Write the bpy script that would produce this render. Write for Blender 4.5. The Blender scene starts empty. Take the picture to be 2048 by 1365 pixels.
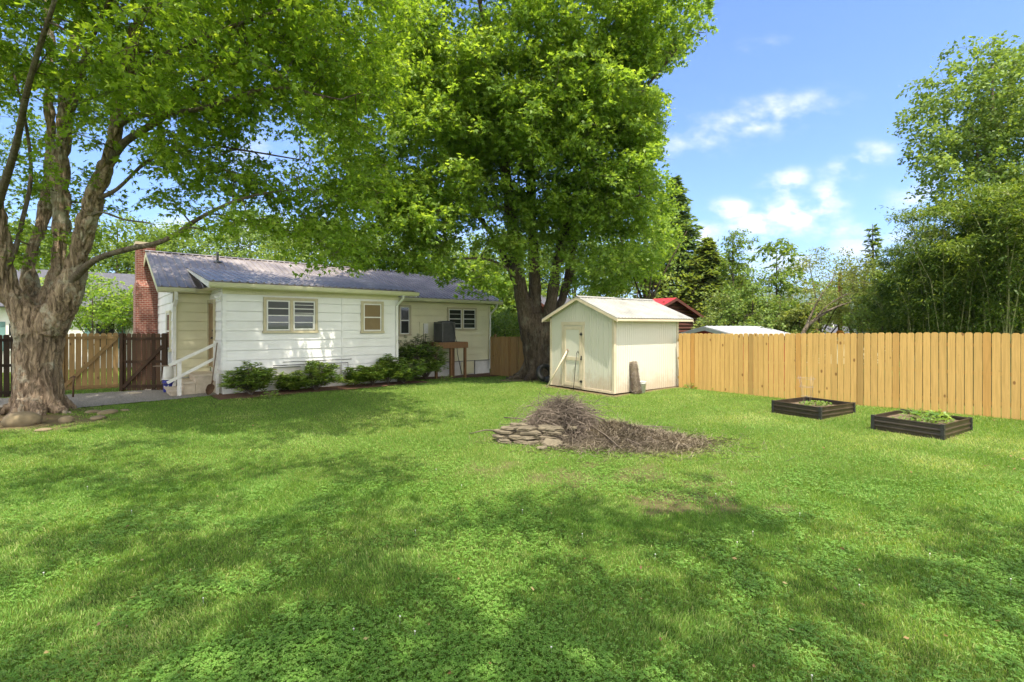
import bpy, math, random
import numpy as np
from mathutils import Vector, Matrix
random.seed(7)
RNG = np.random.default_rng(11)
S = bpy.context.scene
C = S.collection
R = math.radians

# ------------------------------------------------------------------ camera, sky, sun, exposure
EYE = 2.1; F = 970.0; CX = 1024.0; HY = 652.0
cam = bpy.data.cameras.new('camera'); cam.sensor_width = 36; cam.lens = 36 * F / 2048
cam.shift_y = -(682.5 - HY) / 2048; cam.clip_start = 0.05; cam.clip_end = 20000
co = bpy.data.objects.new('camera', cam); C.objects.link(co)
co.location = (0, 0, EYE); co.rotation_euler = (R(90), 0, 0)
S.camera = co

SUN = Vector((.119, -.345, .931)).normalized()
SUN_ELEV = math.asin(SUN.z); SUN_AZ = math.atan2(SUN.x, SUN.y)
sd = bpy.data.lights.new('sun', 'SUN'); sd.energy = 2.9; sd.angle = R(.5); sd.color = (1, .93, .78)
so = bpy.data.objects.new('sun', sd); C.objects.link(so)
so.rotation_euler = SUN.to_track_quat('Z', 'Y').to_euler(); so.location = (0, -10, 30)

S.view_settings.view_transform = 'Standard'; S.view_settings.look = 'None'
S.view_settings.gamma = 1; S.view_settings.use_curve_mapping = False
S.view_settings.exposure = 1.75
S.cycles.max_bounces = 12; S.cycles.diffuse_bounces = 7; S.cycles.glossy_bounces = 3

W = bpy.data.worlds.new('World'); S.world = W; W.use_nodes = True
nt = W.node_tree; N = nt.nodes; L = nt.links
for n in list(N): N.remove(n)
out = N.new('ShaderNodeOutputWorld'); bg = N.new('ShaderNodeBackground'); bg.inputs['Strength'].default_value = .15
L.new(bg.outputs[0], out.inputs[0])
sky = N.new('ShaderNodeTexSky'); sky.sky_type = 'NISHITA'; sky.sun_disc = False
sky.sun_elevation = SUN_ELEV; sky.sun_rotation = SUN_AZ; sky.altitude = 600; sky.air_density = 1.0; sky.dust_density = .6; sky.ozone_density = 2.0
tc = N.new('ShaderNodeTexCoord'); sep = N.new('ShaderNodeSeparateXYZ'); L.new(tc.outputs['Generated'], sep.inputs[0])
def wm(op, a, b=None, c=None):
    n = N.new('ShaderNodeMath'); n.operation = op
    for i, v in enumerate((a, b, c)):
        if v is None: continue
        if isinstance(v, (int, float)): n.inputs[i].default_value = v
        else: L.new(v, n.inputs[i])
    return n.outputs[0]
ysafe = wm('MAXIMUM', sep.outputs[1], .05)
cu = wm('DIVIDE', sep.outputs[0], ysafe); cw = wm('DIVIDE', sep.outputs[2], ysafe)
comb = N.new('ShaderNodeCombineXYZ'); L.new(cu, comb.inputs[0]); L.new(cw, comb.inputs[1])
nz = N.new('ShaderNodeTexNoise'); nz.inputs['Scale'].default_value = 12; nz.inputs['Detail'].default_value = 8; nz.inputs['Roughness'].default_value = .56
mp = N.new('ShaderNodeMapping'); mp.inputs['Scale'].default_value = (1, 1.7, 1); L.new(comb.outputs[0], mp.inputs[0]); L.new(mp.outputs[0], nz.inputs['Vector'])
CLOUDS = [  # azimuth tangent, elevation tangent, half sizes, tilt, strength
    (.452, .238, .045, .022, 0, 1.1), (.505, .205, .07, .035, .1, 1.3), (.57, .222, .07, .038, .1, 1.3), (.63, .243, .06, .034, .1, 1.1),
    (.56, .288, .05, .032, .25, 1.05), (.645, .275, .04, .024, .2, .9), (.71, .335, .08, .034, .45, .75), (.42, .185, .07, .03, 0, 1.0), (.66, .20, .10, .03, 0, .7),
    (.84, .27, .07, .04, .3, .6), (.50, .425, .19, .045, .22, .62), (.38, .39, .12, .05, .2, .5), (.5, .58, .09, .02, .1, .3), (.75, .15, .25, .06, 0, .6), (.55, .14, .2, .05, 0, .7),
    (-.45, .16, .4, .07, 0, .9), (-.5, .36, .22, .05, .1, .4)]
acc = None
for (a, e, rx, ry, tl, st) in CLOUDS:
    du = wm('SUBTRACT', cu, a); dw = wm('SUBTRACT', cw, e)
    ct, s_ = math.cos(tl), math.sin(tl)
    p = wm('ADD', wm('MULTIPLY', du, ct / rx), wm('MULTIPLY', dw, s_ / rx)); q = wm('ADD', wm('MULTIPLY', du, -s_ / ry), wm('MULTIPLY', dw, ct / ry))
    d2 = wm('ADD', wm('MULTIPLY', p, p), wm('MULTIPLY', q, q))
    g_ = wm('MULTIPLY', wm('EXPONENT', wm('MULTIPLY', d2, -.8)), st)
    acc = g_ if acc is None else wm('MAXIMUM', acc, g_)
msk = wm('MULTIPLY', acc, wm('MULTIPLY', wm('SUBTRACT', nz.outputs[0], .32), 5.0))
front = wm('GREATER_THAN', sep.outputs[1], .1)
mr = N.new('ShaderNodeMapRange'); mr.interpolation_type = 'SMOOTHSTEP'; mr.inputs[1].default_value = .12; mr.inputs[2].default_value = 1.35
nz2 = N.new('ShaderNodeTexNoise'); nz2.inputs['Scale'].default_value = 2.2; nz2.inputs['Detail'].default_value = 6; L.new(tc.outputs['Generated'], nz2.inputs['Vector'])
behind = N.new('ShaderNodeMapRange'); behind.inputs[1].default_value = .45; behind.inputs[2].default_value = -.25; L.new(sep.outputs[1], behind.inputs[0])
back = wm('MULTIPLY', behind.outputs[0], wm('MULTIPLY', wm('SUBTRACT', nz2.outputs[0], .22), 2.6))  # unseen bright cloud cover behind the camera, added as neutral fill light
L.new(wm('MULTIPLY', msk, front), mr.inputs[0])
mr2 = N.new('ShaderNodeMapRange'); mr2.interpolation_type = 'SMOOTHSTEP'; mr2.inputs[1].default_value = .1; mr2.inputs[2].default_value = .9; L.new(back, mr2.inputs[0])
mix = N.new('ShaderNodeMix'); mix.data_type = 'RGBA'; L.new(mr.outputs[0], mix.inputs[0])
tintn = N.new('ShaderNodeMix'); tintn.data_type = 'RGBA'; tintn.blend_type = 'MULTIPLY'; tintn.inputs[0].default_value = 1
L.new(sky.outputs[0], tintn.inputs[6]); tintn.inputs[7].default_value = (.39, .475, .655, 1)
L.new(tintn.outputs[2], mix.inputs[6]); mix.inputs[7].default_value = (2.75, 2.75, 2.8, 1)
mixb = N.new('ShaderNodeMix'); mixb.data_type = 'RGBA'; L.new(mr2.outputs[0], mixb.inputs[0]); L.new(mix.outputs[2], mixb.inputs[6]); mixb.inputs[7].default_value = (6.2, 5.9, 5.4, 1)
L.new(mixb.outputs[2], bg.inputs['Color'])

# ------------------------------------------------------------------ noise and terrain
def sm(t): t = np.clip(t, 0, 1); return t * t * (3 - 2 * t)
def hsh(ix, iy, iz):
    h = (ix.astype(np.int64) * 374761393 + iy.astype(np.int64) * 668265263 + iz.astype(np.int64) * 1274126177) & 0xffffffff
    h = ((h ^ (h >> 13)) * 1274126177) & 0xffffffff
    return ((h ^ (h >> 16)) & 0xffffff) / float(0xffffff)
def vn(x, y, z=None):
    x = np.asarray(x, float); y = np.asarray(y, float); z = np.zeros_like(x) if z is None else np.asarray(z, float)
    ix, iy, iz = np.floor(x), np.floor(y), np.floor(z); fx, fy, fz = x - ix, y - iy, z - iz
    fx, fy, fz = fx * fx * (3 - 2 * fx), fy * fy * (3 - 2 * fy), fz * fz * (3 - 2 * fz)
    r = 0
    for a in (0, 1):
        for b in (0, 1):
            for c in (0, 1):
                r = r + hsh(ix + a, iy + b, iz + c) * (fx if a else 1 - fx) * (fy if b else 1 - fy) * (fz if c else 1 - fz)
    return r
def fb(x, y, z=None, o=3):
    r = 0; a = .5; t = 0
    z = None if z is None else np.asarray(z, float)
    for i in range(o):
        r = r + a * vn(np.asarray(x) * 2 ** i + 17 * i, np.asarray(y) * 2 ** i + 5 * i, None if z is None else z * 2 ** i); t += a; a *= .5
    return r / t
def ground(x, y):
    x = np.asarray(x, float); y = np.asarray(y, float)
    g = .1 * sm((x - 4) / 7) * sm((17 - y) / 7)
    g = g - .22 * sm((y - 17) / 6) * sm((5 - x) / 4) * sm((x + 9) / 6)
    t = sm(((x - 5.63) * .770 + (y - 16.4) * .638 - 1.2) / 8)          # beyond the right-hand fence the land falls away
    g = g - 1.0 * t * sm((x - 0) / 5)
    g = g + .05 * (vn(x * .35 + 3, y * .35) - .5) * sm(np.hypot(x, y) / 4)
    return g
def gz(x, y): return float(ground(x, y))
def P(px, py, Y): return Vector(((px - CX) / F * Y, Y, EYE - (py - HY) / F * Y))

# ------------------------------------------------------------------ mesh helpers
class MB:
    def __init__(s): s.v = []; s.f = []; s.sm = []
    def add(s, vs, fs, smooth=False):
        o = len(s.v); s.v += [tuple(v) for v in vs]; s.f += [tuple(i + o for i in f) for f in fs]; s.sm += [smooth] * len(fs); return s
    def box(s, c, X, Y, Z, hx, hy, hz):
        c, X, Y, Z = Vector(c), Vector(X), Vector(Y), Vector(Z)
        vs = [c + X * hx * a + Y * hy * b + Z * hz * d for a in (-1, 1) for b in (-1, 1) for d in (-1, 1)]
        return s.add(vs, [(0, 1, 3, 2), (4, 6, 7, 5), (0, 4, 5, 1), (2, 3, 7, 6), (0, 2, 6, 4), (1, 5, 7, 3)])
    def bar(s, a, b, w, h, up=(0, 0, 1)):
        a, b = Vector(a), Vector(b); d = (b - a); l = d.length; d.normalize(); up = Vector(up)
        sd_ = d.cross(up); sd_ = sd_.normalized() if sd_.length > 1e-5 else Vector((1, 0, 0)); u2 = sd_.cross(d)
        return s.box((a + b) / 2, d, sd_, u2, l / 2, w / 2, h / 2)
    def tube(s, pts, rad, n=8, cap=True, smooth=True, jit=0):
        pts = [Vector(p) for p in pts]; rad = rad if hasattr(rad, '__len__') else [rad] * len(pts)
        o = len(s.v); prev = None
        for i, p in enumerate(pts):
            t = (pts[min(i + 1, len(pts) - 1)] - pts[max(i - 1, 0)])
            t = t.normalized() if t.length > 1e-9 else Vector((0, 0, 1))
            if prev is None:
                a = t.orthogonal().normalized()
            else:
                a = prev - t * prev.dot(t); a = a.normalized() if a.length > 1e-6 else t.orthogonal().normalized()
            prev = a; b = t.cross(a)
            for k in range(n):
                th = 2 * math.pi * k / n; r = rad[i] * (1 + (random.uniform(-jit, jit) if jit else 0))
                s.v.append(tuple(p + (a * math.cos(th) + b * math.sin(th)) * r))
        m = len(pts)
        for i in range(m - 1):
            for k in range(n):
                k2 = (k + 1) % n
                s.f.append((o + i * n + k, o + i * n + k2, o + (i + 1) * n + k2, o + (i + 1) * n + k)); s.sm.append(smooth)
        if cap:
            s.f.append(tuple(o + k for k in range(n - 1, -1, -1))); s.sm.append(False)
            s.f.append(tuple(o + (m - 1) * n + k for k in range(n))); s.sm.append(False)
        return s
    def lathe(s, c, prof, n=20, axis=(0, 0, 1)):
        c = Vector(c); ax = Vector(axis).normalized(); a = ax.orthogonal().normalized(); b = ax.cross(a); o = len(s.v)
        for (r, z) in prof:
            for k in range(n):
                th = 2 * math.pi * k / n; s.v.append(tuple(c + ax * z + (a * math.cos(th) + b * math.sin(th)) * r))
        for i in range(len(prof) - 1):
            for k in range(n):
                k2 = (k + 1) % n; s.f.append((o + i * n + k, o + i * n + k2, o + (i + 1) * n + k2, o + (i + 1) * n + k)); s.sm.append(True)
        return s
    def prism(s, poly, d):
        d = Vector(d); n = len(poly); vs = [Vector(p) for p in poly] + [Vector(p) + d for p in poly]
        return s.add(vs, [tuple(range(n - 1, -1, -1)), tuple(range(n, 2 * n))] + [(i, (i + 1) % n, n + (i + 1) % n, n + i) for i in range(n)])
    def build(s, name, mat, parent=None, **props):
        me = bpy.data.meshes.new(name); me.from_pydata(s.v, [], s.f); me.materials.append(mat)
        me.polygons.foreach_set('use_smooth', s.sm); me.update()
        return link(name, me, parent, props)
def link(name, me, parent=None, props=None):
    o = bpy.data.objects.new(name, me); C.objects.link(o)
    if parent is not None:
        o.parent = parent; bpy.context.view_layer.update if False else None
        inv = Matrix.Translation(-world_loc(parent)); o.matrix_parent_inverse = inv
    for k, v in (props or {}).items(): o[k] = v
    return o
def world_loc(o):
    # every Empty here is placed with a translation only and meshes sit at the origin, so this is exact
    v = Vector((0, 0, 0)) if o.type == 'MESH' else Vector(o.location)
    return v
def thing(name, label, cat, loc=(0, 0, 0), group=None):
    o = bpy.data.objects.new(name, None); C.objects.link(o); o.location = loc; o.empty_display_size = .2
    o['label'] = label; o['category'] = cat
    if group: o['group'] = group
    return o
def np_mesh(name, V, faces_list, mat, parent=None, tint=None, smooth=False, **props):
    """faces_list: list of (n, k) index arrays, k verts per face"""
    me = bpy.data.meshes.new(name)
    me.vertices.add(len(V)); me.vertices.foreach_set('co', np.asarray(V, np.float32).ravel())
    tot = sum(f.size for f in faces_list); nf = sum(len(f) for f in faces_list)
    me.loops.add(tot); me.loops.foreach_set('vertex_index', np.concatenate([f.ravel() for f in faces_list]).astype(np.int32))
    starts = []; c = 0
    for f in faces_list:
        starts.append(c + np.arange(len(f)) * f.shape[1]); c += f.size
    me.polygons.add(nf); me.polygons.foreach_set('loop_start', np.concatenate(starts).astype(np.int32))
    if smooth: me.polygons.foreach_set('use_smooth', np.ones(nf, bool))
    if tint is not None:
        at = me.attributes.new('tint', 'FLOAT', 'POINT'); at.data.foreach_set('value', np.asarray(tint, np.float32))
    me.materials.append(mat); me.update(calc_edges=True)
    return link(name, me, parent, props)

# ------------------------------------------------------------------ materials
def M_(name):
    m = bpy.data.materials.new(name); m.use_nodes = True; n = m.node_tree.nodes; l = m.node_tree.links
    return m, n, l, n['Principled BSDF'], n['Material Output']
def ramp(n, l, src, stops):
    r = n.new('ShaderNodeValToRGB'); l.new(src, r.inputs[0])
    el = r.color_ramp.elements
    while len(el) < len(stops): el.new(.5)
    for e, (p, c) in zip(el, stops): e.position = p; e.color = (*c, 1) if len(c) == 3 else c
    return r.outputs[0]
def noise(n, l, scale, detail=4, rough=.55, stretch=None, coord='Object', dist=0):
    t = n.new('ShaderNodeTexCoord'); m = n.new('ShaderNodeMapping'); l.new(t.outputs[coord], m.inputs[0])
    if stretch: m.inputs['Scale'].default_value = stretch
    x = n.new('ShaderNodeTexNoise'); x.inputs['Scale'].default_value = scale; x.inputs['Detail'].default_value = detail
    x.inputs['Roughness'].default_value = rough; x.inputs['Distortion'].default_value = dist; l.new(m.outputs[0], x.inputs['Vector'])
    return x.outputs[0]
def bump(n, l, h, strength, dist, b, prev=None):
    x = n.new('ShaderNodeBump'); x.inputs['Strength'].default_value = strength; x.inputs['Distance'].default_value = dist
    l.new(h, x.inputs['Height'])
    if prev: l.new(prev, x.inputs['Normal'])
    l.new(x.outputs[0], b.inputs['Normal']); return x.outputs[0]
def mixc(n, l, fac, a, b, mode='MIX'):
    x = n.new('ShaderNodeMix'); x.data_type = 'RGBA'; x.blend_type = mode
    for s_, v in ((0, fac), (6, a), (7, b)):
        if isinstance(v, tuple): x.inputs[s_].default_value = (*v, 1)
        elif isinstance(v, (int, float)): x.inputs[s_].default_value = v
        else: l.new(v, x.inputs[s_])
    return x.outputs[2]
def paint(name, col, rough=.6, var=.12, scale=6, dirt=None, stretch=None, spec=.3, bmp=.15, metal=0, dirt_amt=.5, fine=60):
    m, n, l, b, o = M_(name)
    lo = tuple(c * (1 - var) for c in col); hi = tuple(min(1, c * (1 + var)) for c in col)
    c1 = ramp(n, l, noise(n, l, scale, 5, .6, stretch), [(.3, lo), (.7, hi)])
    if dirt:
        f = ramp(n, l, noise(n, l, scale * .35, 6, .7, stretch), [(.5, (0, 0, 0)), (.78, (dirt_amt,) * 3)])
        c1 = mixc(n, l, f, c1, dirt)
    l.new(c1, b.inputs['Base Color']); b.inputs['Roughness'].default_value = rough; b.inputs['Specular IOR Level'].default_value = spec
    b.inputs['Metallic'].default_value = metal
    bump(n, l, noise(n, l, fine, 3), bmp, .004, b); return m
def leafmat(name, c0, c1, c2, trans=.45, gloss=.25):
    """c0..c2: dark, mid and light leaf colour picked by each leaf's own tint"""
    m, n, l, b, o = M_(name)
    a = n.new('ShaderNodeAttribute'); a.attribute_name = 'tint'
    col = ramp(n, l, a.outputs['Fac'], [(0, c0), (.5, c1), (1, c2)])
    l.new(col, b.inputs['Base Color']); b.inputs['Roughness'].default_value = .45; b.inputs['Specular IOR Level'].default_value = gloss
    tr = n.new('ShaderNodeBsdfTranslucent')
    tc_ = mixc(n, l, 1.0, col, (1.5, 1.35, .55), 'MULTIPLY'); l.new(tc_, tr.inputs['Color'])
    mx = n.new('ShaderNodeMixShader'); mx.inputs[0].default_value = trans
    l.new(b.outputs[0], mx.inputs[1]); l.new(tr.outputs[0], mx.inputs[2]); l.new(mx.outputs[0], o.inputs['Surface']); return m
def barkmat(name, a, b_, lichen=(.42, .43, .36), lich=.35, scale=1.0):
    m, n, l, b, o = M_(name)
    base = ramp(n, l, noise(n, l, 15 * scale, 8, .72, (1, 1, .2), dist=1.0), [(.36, a), (.50, tuple((p + q) / 2 for p, q in zip(a, b_))), (.62, b_)])
    base = mixc(n, l, 1.0, base, ramp(n, l, noise(n, l, 1.4 * scale, 4, .6), [(.3, (.72, .70, .68)), (.7, (1.25, 1.2, 1.15))]), 'MULTIPLY')
    f = ramp(n, l, noise(n, l, 2.2 * scale, 6, .72), [(.52, (0, 0, 0)), (.62, (lich,) * 3)])
    l.new(mixc(n, l, f, base, lichen), b.inputs['Base Color']); b.inputs['Roughness'].default_value = .9; b.inputs['Specular IOR Level'].default_value = .12
    h = noise(n, l, 15 * scale, 8, .72, (1, 1, .2), dist=1.0)
    p1 = bump(n, l, h, 1.0, .09, b); bump(n, l, noise(n, l, 60 * scale, 4, .7), .6, .012, b, p1); return m
def woodmat(name, base, knot, var=.18, bw=.14, axis=(1, 1, .05), grain=30, dirt=None):
    """per-board tone comes from the mesh attribute 'tint'"""
    m, n, l, b, o = M_(name)
    a = n.new('ShaderNodeAttribute'); a.attribute_name = 'tint'
    lo = tuple(c * (1 - var * 1.1) for c in base); hi = tuple(min(1, c * (1 + var)) for c in base)
    c1 = ramp(n, l, a.outputs['Fac'], [(0, lo), (.12, base), (.6, hi), (.8, base), (1, (base[0] * 1.0, base[1] * .8, base[2] * .62))])
    g = ramp(n, l, noise(n, l, grain, 5, .65, axis, dist=.8), [(.3, (.80, .78, .72)), (.7, (1.08, 1.06, 1.04))])
    c2 = mixc(n, l, 1.0, c1, g, 'MULTIPLY')
    v = n.new('ShaderNodeTexVoronoi'); v.inputs['Scale'].default_value = 3.6; t = n.new('ShaderNodeTexCoord'); mp_ = n.new('ShaderNodeMapping')
    mp_.inputs['Scale'].default_value = (1, 1, .55); l.new(t.outputs['Object'], mp_.inputs[0]); l.new(mp_.outputs[0], v.inputs['Vector'])
    kf = ramp(n, l, v.outputs['Distance'], [(.07, (.85,) * 3), (.11, (0, 0, 0))])
    c3 = mixc(n, l, kf, c2, knot)
    if dirt:
        f = ramp(n, l, noise(n, l, 1.2, 6, .7), [(.5, (0, 0, 0)), (.75, (.5,) * 3)]); c3 = mixc(n, l, f, c3, dirt)
    l.new(c3, b.inputs['Base Color']); b.inputs['Roughness'].default_value = .75; b.inputs['Specular IOR Level'].default_value = .2
    bump(n, l, noise(n, l, grain, 5, .65, axis), .25, .006, b); return m

MT = {}
MT['ext'] = paint('white_siding_paint', (.79, .785, .775), .5, .05, 1.5, dirt=(.45, .42, .34), dirt_amt=.22, fine=90)
MT['main'] = paint('cream_bounce_siding_paint', (.72, .68, .47), .5, .05, 1.5, dirt=(.42, .40, .30), dirt_amt=.25, fine=90)  # yellow cast of light bounced off foliage is put into this siding colour
MT['found'] = paint('painted_foundation', (.66, .65, .62), .8, .08, 2.5, dirt=(.42, .30, .19), dirt_amt=.5, fine=40, bmp=.4)
MT['trim'] = paint('tan_trim_paint', (.50, .44, .30), .55, .08, 5)
MT['cream'] = paint('cream_trim_paint', (.68, .64, .46), .5, .06, 4, dirt=(.4, .38, .25), dirt_amt=.3)
MT['gutter'] = paint('gutter_enamel', (.62, .60, .42), .4, .06, 3, dirt=(.35, .34, .22), dirt_amt=.35)
MT['white'] = paint('white_paint', (.78, .77, .74), .5, .05, 5, dirt=(.45, .38, .28), dirt_amt=.3)
MT['rail'] = paint('weathered_white_paint', (.72, .70, .66), .6, .08, 7, dirt=(.42, .36, .28), dirt_amt=.5)
MT['screen'] = paint('window_screen_dark', (.035, .038, .036), .35, .15, 4, spec=.5, bmp=.05)
MT['shade'] = paint('window_shade_tan', (.22, .155, .075), .6, .1, 3, bmp=.05)
MT['shedtrim'] = paint('shed_trim_paint', (.58, .50, .37), .6, .07, 5, dirt=(.32, .24, .16), dirt_amt=.5)
MT['concrete'] = paint('stair_concrete', (.52, .44, .34), .9, .15, 5, dirt=(.28, .22, .16), dirt_amt=.6, bmp=.5, fine=45)
MT['doorp'] = paint('brown_door_paint', (.23, .15, .075), .5, .15, 5)
MT['black'] = paint('black_metal', (.03, .03, .03), .45, .2, 8, spec=.4)
MT['acgrey'] = paint('condenser_metal', (.10, .10, .095), .45, .15, 6, spec=.4)
MT['bluep'] = paint('blue_plastic', (.03, .04, .30), .4, .08, 6, spec=.5, bmp=.03)
MT['whitep'] = paint('white_plastic', (.62, .62, .60), .45, .06, 6, dirt=(.4, .34, .25), dirt_amt=.4, bmp=.03)
MT['rust'] = paint('rusty_steel', (.13, .075, .045), .8, .35, 14, metal=.3, bmp=.5)
MT['handle'] = paint('grey_wood_handle', (.20, .15, .11), .8, .2, 10, stretch=(1, 1, .2))
MT['log'] = paint('dark_red_log', (.10, .035, .022), .7, .3, 4, stretch=(.3, .3, 2))
MT['redroof'] = paint('red_metal_roof', (.34, .022, .03), .4, .1, 2, spec=.5)
MT['redwall'] = paint('red_metal_wall', (.26, .02, .018), .5, .1, 2)
MT['greyroof'] = paint('pale_metal_roof', (.40, .41, .44), .45, .1, 2, spec=.4)
MT['shingle'] = paint('grey_shingles', (.085, .085, .10), .9, .25, 9, bmp=.8, fine=30)
MT['teal'] = paint('teal_trim', (.16, .28, .28), .6, .1, 5)
MT['stone'] = paint('flat_fieldstone', (.135, .112, .078), .9, .4, 7, dirt=(.10, .09, .06), dirt_amt=.7, bmp=1.0, fine=28)
MT['boulder'] = paint('river_boulder', (.20, .155, .095), .85, .22, 4, dirt=(.18, .14, .09), dirt_amt=.6, bmp=.6, fine=24)
MT['twig'] = paint('dry_twigs', (.145, .115, .092), .9, .55, 1.8, bmp=.4)
MT['straw'] = paint('dead_grass_straw', (.24, .20, .145), .9, .5, 2.5, bmp=.2)
MT['wire'] = paint('galvanised_wire', (.35, .30, .27), .5, .2, 8, metal=.6)
MT['bedwall'] = paint('dark_brown_bed_panel', (.030, .021, .015), .40, .3, 9, dirt=(.11, .085, .055), dirt_amt=.45, spec=.5)
MT['soil'] = paint('garden_soil', (.13, .095, .06), .95, .4, 12, bmp=1.0, fine=35)
MT['mulch'] = paint('brown_mulch', (.14, .075, .045), .95, .45, 22, bmp=1.0, fine=40)
MT['gravel'] = paint('grey_gravel', (.27, .25, .23), .9, .4, 40, dirt=(.18, .14, .10), bmp=1.0, fine=60)
MT['pole'] = paint('brown_pole_wood', (.20, .09, .04), .85, .25, 4, stretch=(1, 1, .1))
MT['greenpole'] = paint('pale_green_pole', (.22, .30, .20), .6, .1, 4)
MT['glass'] = M_('window_glass')[0]
_b = MT['glass'].node_tree.nodes['Principled BSDF']; _b.inputs['Base Color'].default_value = (.03, .033, .032, 1); _b.inputs['Roughness'].default_value = .06; _b.inputs['Specular IOR Level'].default_value = 1.0
MT['pine'] = woodmat('new_pine_boards', (.54, .34, .125), (.19, .085, .03), var=.20)
MT['pinedark'] = woodmat('pine_boards_dark', (.29, .185, .080), (.13, .065, .03), dirt=(.28, .2, .1))  # darker, browner variant of the pine boards
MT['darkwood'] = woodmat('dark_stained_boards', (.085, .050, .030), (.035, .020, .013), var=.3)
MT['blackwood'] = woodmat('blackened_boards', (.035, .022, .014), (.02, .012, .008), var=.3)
MT['standwood'] = woodmat('weathered_stand_lumber', (.27, .15, .075), (.12, .06, .03))
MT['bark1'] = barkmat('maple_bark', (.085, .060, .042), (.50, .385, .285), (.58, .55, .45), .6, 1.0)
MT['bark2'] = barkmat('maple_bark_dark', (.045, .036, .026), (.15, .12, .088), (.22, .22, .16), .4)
MT['bark3'] = barkmat('thin_branch_bark', (.09, .072, .055), (.24, .20, .16), lich=.2)
MT['maple'] = leafmat('maple_leaves', (.125, .225, .028), (.215, .345, .042), (.36, .49, .09), .58)
MT['maple2'] = leafmat('maple_leaves_high', (.130, .235, .034), (.23, .36, .058), (.38, .51, .12), .58)
MT['mapledist'] = leafmat('bright_far_leaves', (.10, .17, .03), (.17, .26, .05), (.26, .34, .09), .5)
MT['greenleaf'] = leafmat('mid_green_leaves', (.09, .155, .035), (.185, .28, .065), (.33, .43, .14), .45)
MT['olive'] = leafmat('olive_leaves', (.12, .16, .04), (.23, .28, .08), (.37, .41, .15), .48)
MT['conifer'] = leafmat('dark_conifer_needles', (.06, .11, .032), (.135, .215, .065), (.25, .34, .11), .32)
MT['hemlock'] = leafmat('yellow_green_fronds', (.10, .155, .035), (.19, .26, .07), (.35, .41, .14), .42)
MT['bamboo'] = leafmat('bamboo_leaves', (.050, .10, .018), (.125, .195, .038), (.29, .37, .09), .42)
MT['rhodo'] = leafmat('rhododendron_leaves', (.085, .16, .03), (.205, .33, .06), (.42, .53, .14), .38, .4)
MT['seedling'] = leafmat('seedling_leaves', (.08, .16, .03), (.15, .27, .05), (.25, .36, .09), .4)
MT['grass'] = leafmat('lawn_blades', (.105, .225, .038), (.225, .37, .078), (.52, .53, .24), .45, .2)
MT['clover'] = leafmat('clover_leaflets', (.11, .235, .040), (.18, .335, .065), (.27, .42, .11), .45, .2)
MT['culm'] = paint('bamboo_culms', (.20, .21, .09), .5, .3, 3)

# metal roof, weathered brown-violet
m, n, l, b, o = M_('house_metal_roof')
c1 = ramp(n, l, noise(n, l, 1.1, 6, .65, (1, 1, 2)), [(.3, (.14, .120, .115)), (.55, (.24, .208, .198)), (.8, (.44, .40, .38))])
f = ramp(n, l, noise(n, l, 5, 7, .75), [(.56, (0, 0, 0)), (.72, (.5,) * 3)])
l.new(mixc(n, l, f, c1, (.30, .24, .21)), b.inputs['Base Color']); b.inputs['Roughness'].default_value = .38; b.inputs['Metallic'].default_value = .0; b.inputs['Specular IOR Level'].default_value = .22
bump(n, l, noise(n, l, 30, 4), .2, .004, b); MT['roof'] = m
m, n, l, b, o = M_('shed_metal_roof')
c1 = ramp(n, l, noise(n, l, 2, 7, .7), [(.3, (.24, .235, .225)), (.6, (.38, .37, .355))])
l.new(c1, b.inputs['Base Color']); b.inputs['Roughness'].default_value = .45; b.inputs['Metallic'].default_value = .1; bump(n, l, noise(n, l, 30, 4), .2, .004, b); MT['shedroof'] = m
# shed wall: painted plywood yellowed to carry foliage bounce light, with dirt splashed up from the soil
m, n, l, b, o = M_('shed_wall_paint')
t = n.new('ShaderNodeTexCoord'); sp = n.new('ShaderNodeSeparateXYZ'); l.new(t.outputs['Object'], sp.inputs[0])
mm = n.new('ShaderNodeMath'); mm.operation = 'MULTIPLY_ADD'; l.new(noise(n, l, 3, 6, .7), mm.inputs[0]); mm.inputs[1].default_value = 1.35
mm2 = n.new('ShaderNodeMath'); mm2.operation = 'MULTIPLY'; l.new(sp.outputs[2], mm2.inputs[0]); mm2.inputs[1].default_value = -1.0; l.new(mm2.outputs[0], mm.inputs[2])
f = ramp(n, l, mm.outputs[0], [(.0, (0, 0, 0)), (.5, (.55,) * 3)])
l.new(mixc(n, l, f, (.60, .58, .50), (.42, .29, .18)), b.inputs['Base Color']); b.inputs['Roughness'].default_value = .7
bump(n, l, noise(n, l, 50, 4, .6, (1, 1, .15)), .5, .005, b); MT['shedwall'] = m
# brick
m, n, l, b, o = M_('red_brick')
t = n.new('ShaderNodeTexCoord'); br = n.new('ShaderNodeTexBrick'); br.inputs['Scale'].default_value = 1
br.inputs['Brick Width'].default_value = .215; br.inputs['Row Height'].default_value = .072; br.inputs['Mortar Size'].default_value = .008
br.inputs['Color1'].default_value = (.215, .060, .040, 1); br.inputs['Color2'].default_value = (.15, .038, .026, 1); br.inputs['Mortar'].default_value = (.30, .24, .20, 1)
sp = n.new('ShaderNodeSeparateXYZ'); l.new(t.outputs['Object'], sp.inputs[0])
ad = n.new('ShaderNodeMath'); ad.operation = 'ADD'; l.new(sp.outputs[0], ad.inputs[0]); l.new(sp.outputs[1], ad.inputs[1])
cb = n.new('ShaderNodeCombineXYZ'); l.new(ad.outputs[0], cb.inputs[0]); l.new(sp.outputs[2], cb.inputs[1]); l.new(cb.outputs[0], br.inputs['Vector'])
l.new(mixc(n, l, 1.0, br.outputs['Color'], ramp(n, l, noise(n, l, 4, 6, .7), [(.3, (.7,) * 3), (.7, (1.25,) * 3)]), 'MULTIPLY'), b.inputs['Base Color'])
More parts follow.
